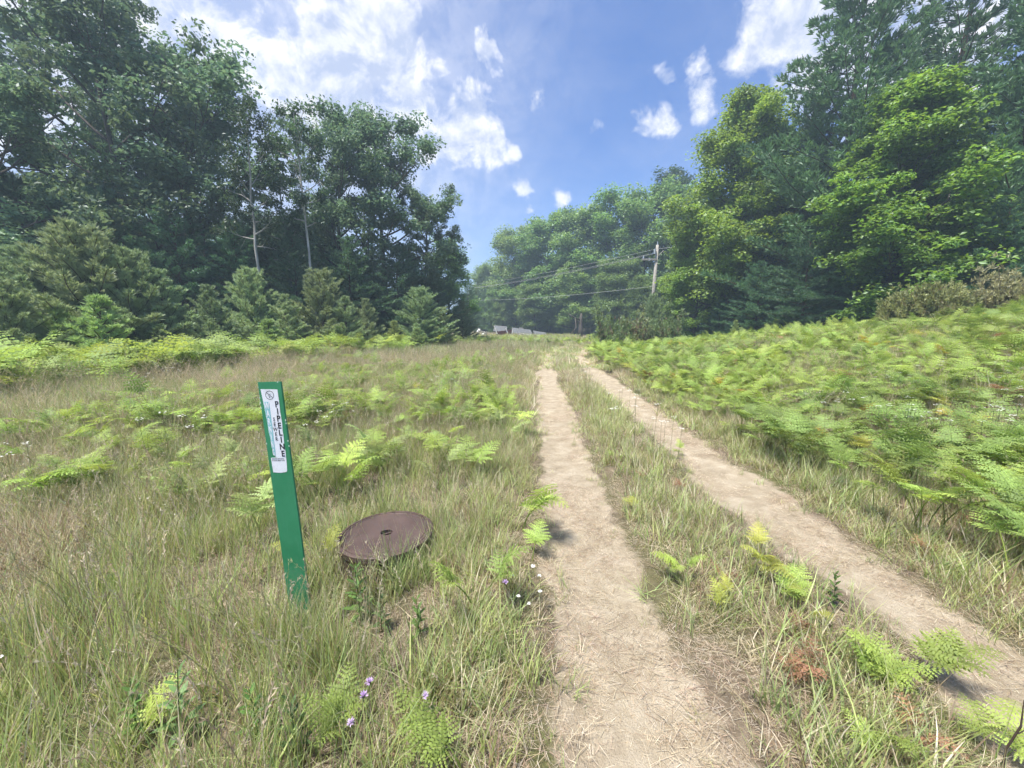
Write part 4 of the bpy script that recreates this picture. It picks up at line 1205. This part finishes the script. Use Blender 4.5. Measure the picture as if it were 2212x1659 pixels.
ptop = ray(268.5, 382.0); tt = POST.y / ptop.y
top = Vector((ptop.x * tt, POST.y, EYE + ptop.z * tt)); axis = top - POST; LEN = axis.length
root = empty('marker_post', POST); tag(root, 'green flat pipeline marker post with a peeling white sticker, leaning in the grass', 'marker post')
lean = math.atan2(axis.x, axis.z)
root.rotation_euler = (0, lean, R(-4))
PW = .098
pm = bpy.data.meshes.new('post_blade')
MBp = MB()
KP = 1.15
prof = [(-.049, .004), (-.046, .0), (.046, .0), (.049, .004), (.049, .006), (.045, .0042), (-.045, .0042), (-.049, .006)]
nz = 26
for i in range(nz):
    z = -.15 + (LEN + .15) * i / (nz - 1); bw = .004 * math.sin(2.2 * z + .4)
    MBp.v += [(x * KP, y, z) for x, y in prof]
for i in range(nz - 1):
    for j in range(8):
        k = (j + 1) % 8; MBp.f.append((i * 8 + j, i * 8 + k, i * 8 + 8 + k, i * 8 + 8 + j))
MBp.f.append(tuple(range(8))); MBp.f.append(tuple(range((nz - 1) * 8, nz * 8))[::-1])
MBp.build('post_blade', M['post'], root)
Z = lambda y: LEN - (y - 130) * .000255 * (.335 / .335)
U = .000253 * KP


def sp(zx, zy):
    """a spot on the sticker seen in the enlarged photograph -> post coordinates"""
    return ((zx - (342 + (zy - 130) * .131)) * U, LEN - (zy - 130) * U * 1.035)


main = [sp(205, 235), sp(475, 245), sp(498, 400), sp(520, 600), sp(548, 760), sp(552, 860), sp(566, 940), sp(580, 1100), sp(600, 1200), sp(606, 1290),
        sp(455, 1287), sp(425, 1270), sp(400, 1238), sp(385, 1160), sp(365, 1080), sp(352, 980), sp(330, 900), sp(312, 780), sp(300, 700), sp(270, 560), sp(250, 450)]
lower = [sp(358, 1296), sp(500, 1288), sp(608, 1294), sp(618, 1400), sp(622, 1500), sp(612, 1522), sp(520, 1535), sp(395, 1526), sp(375, 1420)]
stk = MB().prism(main, -.0008, -.0002).build('sticker', M['sticker'], root); stk['label'] = 'upper white sticker, peeled away along its left edge'
MB().prism(lower, -.0008, -.0002).build('sticker', M['sticker'], root)['label'] = 'lower white sticker piece with two lines of small print'
teal = [sp(258, 425), sp(335, 428), sp(352, 520), sp(372, 680), sp(395, 860), sp(415, 1050), sp(432, 1180), sp(438, 1262), sp(420, 1255), sp(402, 1225), sp(388, 1150), sp(368, 1075), sp(356, 980), sp(334, 900), sp(316, 780), sp(302, 690), sp(274, 560)]
MB().prism(teal, -.0014, -.0009).build('warning_strip', M['teal'], root)


def text_mesh(body, size, mat, bold=0.0, name='lettering'):
    cu = bpy.data.curves.new('t', 'FONT'); cu.body = body; cu.size = size * KP; cu.align_x = 'CENTER'; cu.align_y = 'CENTER'
    cu.offset = bold; cu.extrude = .00015; cu.resolution_u = 3
    to = bpy.data.objects.new('t', cu); C.objects.link(to)
    dg = bpy.context.evaluated_depsgraph_get(); me = bpy.data.meshes.new_from_object(to.evaluated_get(dg))
    bpy.data.objects.remove(to); me.name = name; me.materials.append(mat)
    return me


def letter(ch, zx, zy, size, mat, bold, sx=1.0, y=-.0012, name='letter', parent=None):
    x, z = sp(zx, zy); o = obj(name, text_mesh(ch, size, mat, bold, name), parent or root, (x, y, z))
    o.rotation_euler = (R(90), 0, 0); o.scale = (sx, 1, 1); return o


for i, ch in enumerate('PIPELINE'): letter(ch, 465 + i * 13.6, 472 + i * 109, .0335, M['black'], .0011, .86, parent=root)
for i, ch in enumerate('SEWER'): letter(ch, 418 + i * 10, 700 + i * 76.5, .0215, M['black'], .00035, .85)
for i, ch in enumerate('WARNING'): letter(ch, 306 + i * 16.5, 492 + i * 120, .036, M['sticker'], .0012, [.52, .5, .45, .42, .55, .36, .3][i], y=-.0018)
for i, ln in enumerate(('BEFORE DIGGING', 'IN THIS AREA CALL')): letter(ln, 478 + i * 6, 1312 + i * 28, .0062, M['black'], .0, 1.0, name='small_print')
cxi, czi = sp(352, 328)
ic = MB(); ring = .0172 * KP
n = 40
for i in range(n):
    a = 2 * math.pi * i / n
    for r_ in (ring, ring - .0020):
        for y_ in (-.0013, -.0009): ic.v.append((cxi + r_ * math.cos(a), y_, czi + r_ * math.sin(a)))
for i in range(n):
    a, b = i * 4, ((i + 1) % n) * 4
    ic.f += [(a, b, b + 2, a + 2), (a + 1, a + 3, b + 3, b + 1), (a, a + 1, b + 1, b), (a + 2, b + 2, b + 3, a + 3)]
ic.box((cxi, -.0011, czi), (.0335 * KP, .0003, .0024), Euler((0, R(42), 0)))
ic.tube([(cxi - .002, -.0012, czi + .004), (cxi + .004, -.0012, czi + .0062), (cxi + .0085, -.0012, czi + .004)], .0005, 5)
ic.box((cxi - .001, -.0011, czi - .0085), (.005, .0003, .005)); ic.box((cxi - .0065, -.0011, czi - .0025), (.0028, .0003, .004))
ic.build('no_digging_symbol', M['black'], root)
crn = random.Random(3)
for zx, zy in ((160, 205), (185, 365), (200, 440), (206, 520), (605, 715), (618, 760), (640, 1030), (657, 1112), (285, 1070), (480, 137)):
    x, z = sp(zx, zy); x = max(-.055, min(.055, x))
    poly = [(x + .0045 * math.cos(a) * crn.uniform(.5, 1), z + .006 * math.sin(a) * crn.uniform(.5, 1)) for a in [k * 1.05 for k in range(6)]]
    poly = [(max(-.0562, min(.0562, a)), b) for a, b in poly]
    MB().prism(poly, -.0006, .0002).build('edge_chip', M['chip'], root)

# ------------------------------------------------------------------ manhole
m, t = mat_new('rusty_iron')
co = t.add('ShaderNodeTexCoord').outputs['Object']
nb = t.noise(co, 4.0, 6, .65); nf = t.noise(co, 70.0, 5, .7)
cc = t.ramp(nb, [(.3, (.050, .034, .032)), (.5, (.085, .062, .058)), (.72, (.125, .088, .076))])
cc = t.mix(t.add('ShaderNodeMapRange', {'Value': nf, 'From Min': .4, 'From Max': .75, 'To Max': .6}).outputs[0], cc, (.11, .052, .034))
bp = t.add('ShaderNodeBump', {'Strength': .5, 'Distance': .004, 'Height': nf})
finish(t, t.add('ShaderNodeBsdfPrincipled', {'Base Color': cc, 'Roughness': .62, 'Metallic': .25, 'Specular IOR Level': .4, 'Normal': bp.outputs[0]}).outputs[0])
M['iron'] = m
M['iron_dark'] = plain('rusty_riser', (.075, .055, .045), .9, ((.15, .10, .07), 9.0, .4, .7), bump=.5)
M['hole'] = plain('dark_socket', (.01, .009, .008), .9)
mh = empty('manhole', (MHX, MHY, T(MHX, MHY)))
tag(mh, 'raised round manhole with a rusty iron cover in the grass beside the marker post', 'manhole')
mh.rotation_euler = (R(-1.5), R(-.5), .3); mh.scale = (.93, .93, .85)
MB().lathe([(.0, -.1), (.314, -.1), (.314, .128), (.285, .1285), (.265, .165), (.0, .165)], 48).build('riser', M['iron_dark'], mh, False)
MB().lathe([(.27, .13), (.318, .135), (.322, .150), (.322, .186), (.316, .192), (.300, .192), (.297, .182), (.27, .182)], 64).build('frame_ring', M['iron'], mh)
cov = MB().lathe([(.040, .150), (.040, .187), (.044, .190), (.270, .191), (.274, .186), (.279, .186), (.283, .191), (.292, .191), (.294, .187), (.294, .165), (.04, .150)], 64).build('cover', M['iron'], mh)
MB().lathe([(.0, .166), (.041, .166), (.041, .160), (.0, .160)], 20).build('pick_hole', M['hole'], cov)
MB().tube([(-.034, -.008, .176), (.034, .006, .176)], .006, 7).build('lifting_bar', M['iron'], cov)

# ------------------------------------------------------------------ utility pole and wires
M['wood_grey'] = plain('weathered_pole', (.36, .34, .30), .85, ((.22, .20, .18), 7.0, .4, .7), .15, bump=.3)
M['galv'] = plain('galvanised', (.42, .45, .48), .5, metal=.5)
M['wire'] = plain('weathered_cable', (.45, .46, .44), .6)
PY = 34.0
d = ray(657.5, 245); pt = Vector((d.x * PY / d.y, PY, EYE + d.z * PY / d.y))
d = ray(653.0, 297); pb = Vector((d.x * PY / d.y, PY, EYE + d.z * PY / d.y)); ax = (pt - pb); foot = pb - ax * (pb.z / ax.z)
pole = empty('utility_pole', foot); tag(pole, 'weathered grey wooden utility pole with a short side arm', 'utility pole')
loc = lambda p: p - foot
MB().tube([loc(foot), loc(pb), loc(pt)], [.16, .14, .115], 12).build('pole', M['wood_grey'], pole, True)
tip = loc(pt); axn = ax.normalized()
pd_ = lambda s: tip - axn * s
MB().box(pd_(1.22) + Vector((-.62, -.10, .03)), (1.25, .12, .14)).build('side_arm', M['wood_grey'], pole)
MB().tube([pd_(1.22) + Vector((-1.12, -.1, .1)), pd_(1.22) + Vector((-1.12, -.1, .34))], [.07, .05], 8).build('insulator', M['galv'], pole)
MB().tube([pd_(1.30) + Vector((-.62, -.1, .0)), pd_(1.30) + Vector((-.62, -.1, .24))], [.07, .05], 8).build('insulator', M['galv'], pole)
MB().tube([pd_(.06), pd_(-.28)], [.05, .035], 8).build('insulator', M['galv'], pole)
MB().tube([pd_(.95) + Vector((.1, 0, 0)), pd_(.45) + Vector((.55, 0, 0))], .035, 6).build('brace', M['wood_grey'], pole)
MB().tube([pd_(.75) + Vector((-.22, -.15, 0)), pd_(.35) + Vector((-.22, -.15, 0))], .1, 8).build('cutout_box', M['galv'], pole)


def wire(a, b, sag, label, r=.011):
    P = [a + (b - a) * s + Vector((0, 0, -sag * 4 * s * (1 - s))) for s in np.linspace(0, 1, 40)]
    o = MB().tube(P, r, 5).build('power_line', M['wire']); tag(o, label, 'cable', 'overhead lines of the utility pole')


def far(px, py, Y):
    q = ray(px, py); return Vector((q.x * Y / q.y, Y, EYE + q.z * Y / q.y))


wire(foot + pd_(.35) + Vector((-.25, 0, 0)), far(436, 288, 76), .55, 'uppermost overhead line running left from the utility pole')
wire(foot + pd_(1.05) + Vector((-.62, -.1, .3)), far(436, 291, 76), .55, 'second overhead line running left from the utility pole')
wire(foot + pd_(.75) + Vector((-.2, -.1, .05)), far(437, 289.6, 76), .75, 'middle overhead line between the two upper ones')
wire(foot + pd_(3.4) + Vector((-.12, 0, 0)), far(440, 299, 76), .6, 'lowest, separate overhead line running left from the pole', .013)
wire(foot + pd_(.3) + Vector((.1, 0, 0)), Vector((31, 26, 9.4)), .3, 'short overhead line going right from the pole into the maple')

# ------------------------------------------------------------------ collapsed shed, stump
M['shingle'] = plain('grey_shingles', (.13, .135, .14), .9, ((.07, .075, .08), 5.0, .4, .7))
M['redwall'] = plain('red_brown_boards', (.10, .035, .03), .9, ((.05, .02, .02), 6.0, .4, .7))
M['whitewood'] = plain('whitewashed_board', (.62, .62, .60), .8)
SY = 42.0
s0 = far(515, 337, SY); s0.z = T(s0.x, s0.y)
shed = empty('collapsed_shed', s0); tag(shed, 'collapsed shed with sagging grey shingle roof and red-brown wall', 'shed')
spx = lambda px, py, dy=0.0: (far(px, py, SY + dy) - s0)


def slab(pix, th, dy0, dy1, nm, mat):
    """upright or sloping slab from four spots, real thickness"""
    V = [spx(px, py, dy) for (px, py), dy in zip(pix, (dy0, dy0, dy1, dy1))]
    nn = (V[1] - V[0]).cross(V[3] - V[0]).normalized() * th
    MB().quadmesh(V + [v + nn for v in V], [(0, 1, 2, 3), (7, 6, 5, 4), (0, 4, 5, 1), (1, 5, 6, 2), (2, 6, 7, 3), (3, 7, 4, 0)]).build(nm, mat, shed)


slab([(513, 337), (534, 338), (530.5, 330.2), (512, 328)], .06, 0.0, 2.4, 'roof_slope', M['shingle'])
slab([(493, 331.6), (506.5, 332.2), (507, 327.0), (495, 325.8)], .06, .6, 2.6, 'roof_slope', M['shingle'])
slab([(495, 339), (512, 338.6), (512, 329.5), (497, 331.5)], .08, .5, .5, 'wall', M['redwall'])
for k, px in enumerate((499.5, 503, 506.5, 510)):
    slab([(px, 338.6), (px + .5, 338.6), (px + .4, 331.2), (px, 331.4)], .03, .40, .40, 'wall_board', M['redwall'])
slab([(485.5, 338.5), (487.2, 338.5), (487.2, 331.8), (485.6, 331.6)], .12, -.3, -.3, 'post', M['wood_grey'])
slab([(496.6, 334), (497.8, 334), (494.6, 325.5), (493.5, 325.6)], .1, .2, .2, 'rafter', M['whitewood'])
slab([(507, 333.4), (508, 333.4), (506.6, 328), (505.8, 328)], .1, .2, .2, 'rafter', M['whitewood'])
slab([(511.3, 336.6), (512.2, 336.8), (513, 328.2), (512.2, 328.0)], .1, -.1, -.1, 'corner_board', M['whitewood'])
slab([(520, 333), (525.5, 333), (523, 327.6), (519, 327.2)], .1, 2.6, 2.6, 'broken_wall', M['wood_grey'])
slab([(535, 337), (547, 337.4), (546, 333), (533, 331)], .06, 1.0, 3.0, 'roof_slope', M['shingle'])
slab([(476.4, 332.6), (478.6, 332.8), (480.4, 330), (478.6, 329.4)], .2, .1, .3, 'broken_panel', M['whitewood'])
slab([(482.0, 336), (484.6, 335), (485.2, 332.6), (483, 333.4)], .2, .0, .2, 'broken_panel', M['whitewood'])
MB().tube([spx(478, 330.6), spx(482, 331.6), spx(486, 333.2)], .07, 6).build('rafter', M['wood_grey'], shed)
bp_ = [far(px, py, SY - 1.2) for px, py in ((510, 338.4), (515, 336.6), (521.5, 334.4), (527, 334.8), (535, 336.6), (543, 338.2))]
o = MB().tube([p - bp_[0] for p in bp_], [.09, .09, .10, .09, .08, .06], 7).build('white_pipe', M['whitewood']); o.location = bp_[0]
tag(o, 'long bent white pipe lying in front of the collapsed shed', 'pipe')
st = far(580, 338, 44); st.z = T(st.x, st.y)
stump = empty('broken_stump', st); tag(stump, 'broken grey tree stump with two bent limbs below the far wood', 'stump')
MB().tube([(0, 0, -.1), (.05, 0, .8), (0, .05, 1.7), (.1, 0, 2.6)], [.34, .27, .24, .08], 9).build('trunk', M['bark'], stump, True)
MB().tube([(-.1, -.1, 1.5), (-.6, -.2, 2.0), (-.5, -.3, 1.0), (-1.3, -.5, .1)], [.09, .08, .07, .05], 6).build('limb', M['bark'], stump, True)
MB().tube([(-.1, -.1, 1.9), (-.9, -.2, 2.2), (-1.5, -.3, 2.6)], [.08, .06, .02], 6).build('limb', M['bark'], stump, True)

# ------------------------------------------------------------------ the woods beyond, one mass
def woods(name, spots, lab):
    pr = []
    keys = [('oak', 0), ('oak', 1), ('pine', 1), ('far', 0), ('pine', 2), ('maple', 0)]
    for k, v in keys: pr += [P_[k][v][0][0], P_[k][v][0][1]]
    X, Y, S, I = [], [], [], []
    r_ = random.Random(len(lab))
    for (x, y, h, kind) in spots:
        H = P_[keys[kind][0]][keys[kind][1]][1]
        for q in (0, 1): X.append(x); Y.append(y); S.append(h / H); I.append(kind * 2 + q)
    X = np.array(X); Y = np.array(Y); S = np.array(S); rz = np.repeat(np.array([r_.random() * 6.28 for _ in spots]), 2)
    scatter(name, pr, X, Y, terr(X, Y), np.stack([rz * 0, rz * 0, rz], 1), np.stack([S, S, S], 1), np.array(I), lab, 'woods')


r_ = random.Random(9)
sp_l = []
for i in range(64):
    f = r_.random(); x0 = -26 + 20 * f; y0 = 14 + 20 * f
    off = r_.uniform(5, 20); x = x0 - off * .75; y = y0 + off * .75
    if (x + 14) / 1 > 0 and y > 34: continue
    sp_l.append((x, y, r_.uniform(6.5, 10.5), r_.choice([0, 2, 3, 4, 4, 2])))
sp_r = []
for i in range(52):
    f = r_.random(); x0 = 24 - 6 * f; y0 = 12 + 26 * f; off = r_.uniform(3, 16)
    sp_r.append((x0 + off, y0 + off * .25, r_.uniform(7, 12), r_.choice([2, 3, 4, 5, 2])))
for i in range(34):
    sp_r.append((r_.uniform(-8, 32), r_.uniform(68, 88), r_.uniform(8, 13) , r_.choice([0, 3, 3, 4])))
for i in range(60):
    f = r_.random(); x0 = -27 + 21 * f; y0 = 13.5 + 20 * f; off = r_.uniform(3.5, 8)
    sp_l.append((x0 - off * .75, y0 + off * .75, r_.uniform(3.5, 6.5), r_.choice([3, 3, 4])))
for i in range(50):
    f = r_.random(); x0 = 23 - 7 * f; y0 = 14 + 28 * f; off = r_.uniform(2, 9)
    sp_r.append((x0 + off, y0 + off * .25, r_.uniform(4, 7), r_.choice([3, 3, 4])))
for i in range(26):
    sp_r.append((r_.uniform(-10, 32), r_.uniform(60, 72), r_.uniform(4, 7), 3))
woods('background_woods', sp_l, 'dark mass of trees deeper in the wood on the left')
woods('background_woods', sp_r, 'dark mass of trees deeper in the wood on the right and far end')

# ------------------------------------------------------------------ added haze volume, imitates lens glare and lifts the tree tones
hz = MB().box((0, 92, 15.5), (560, 452, 35)).build('haze', None)
m, t = mat_new('glare_haze')
pv = t.add('ShaderNodeVolumePrincipled', {'Color': (.66, .86, 1.0, 1), 'Density': 0.0026, 'Anisotropy': 0.1})
ho = t.add('ShaderNodeOutputMaterial'); t.l.new(pv.outputs[0], ho.inputs['Volume'])
hz.data.materials.append(m); tag(hz, 'thin bluish haze added over meadow and woods in place of lens glare', 'haze', kind='stuff')
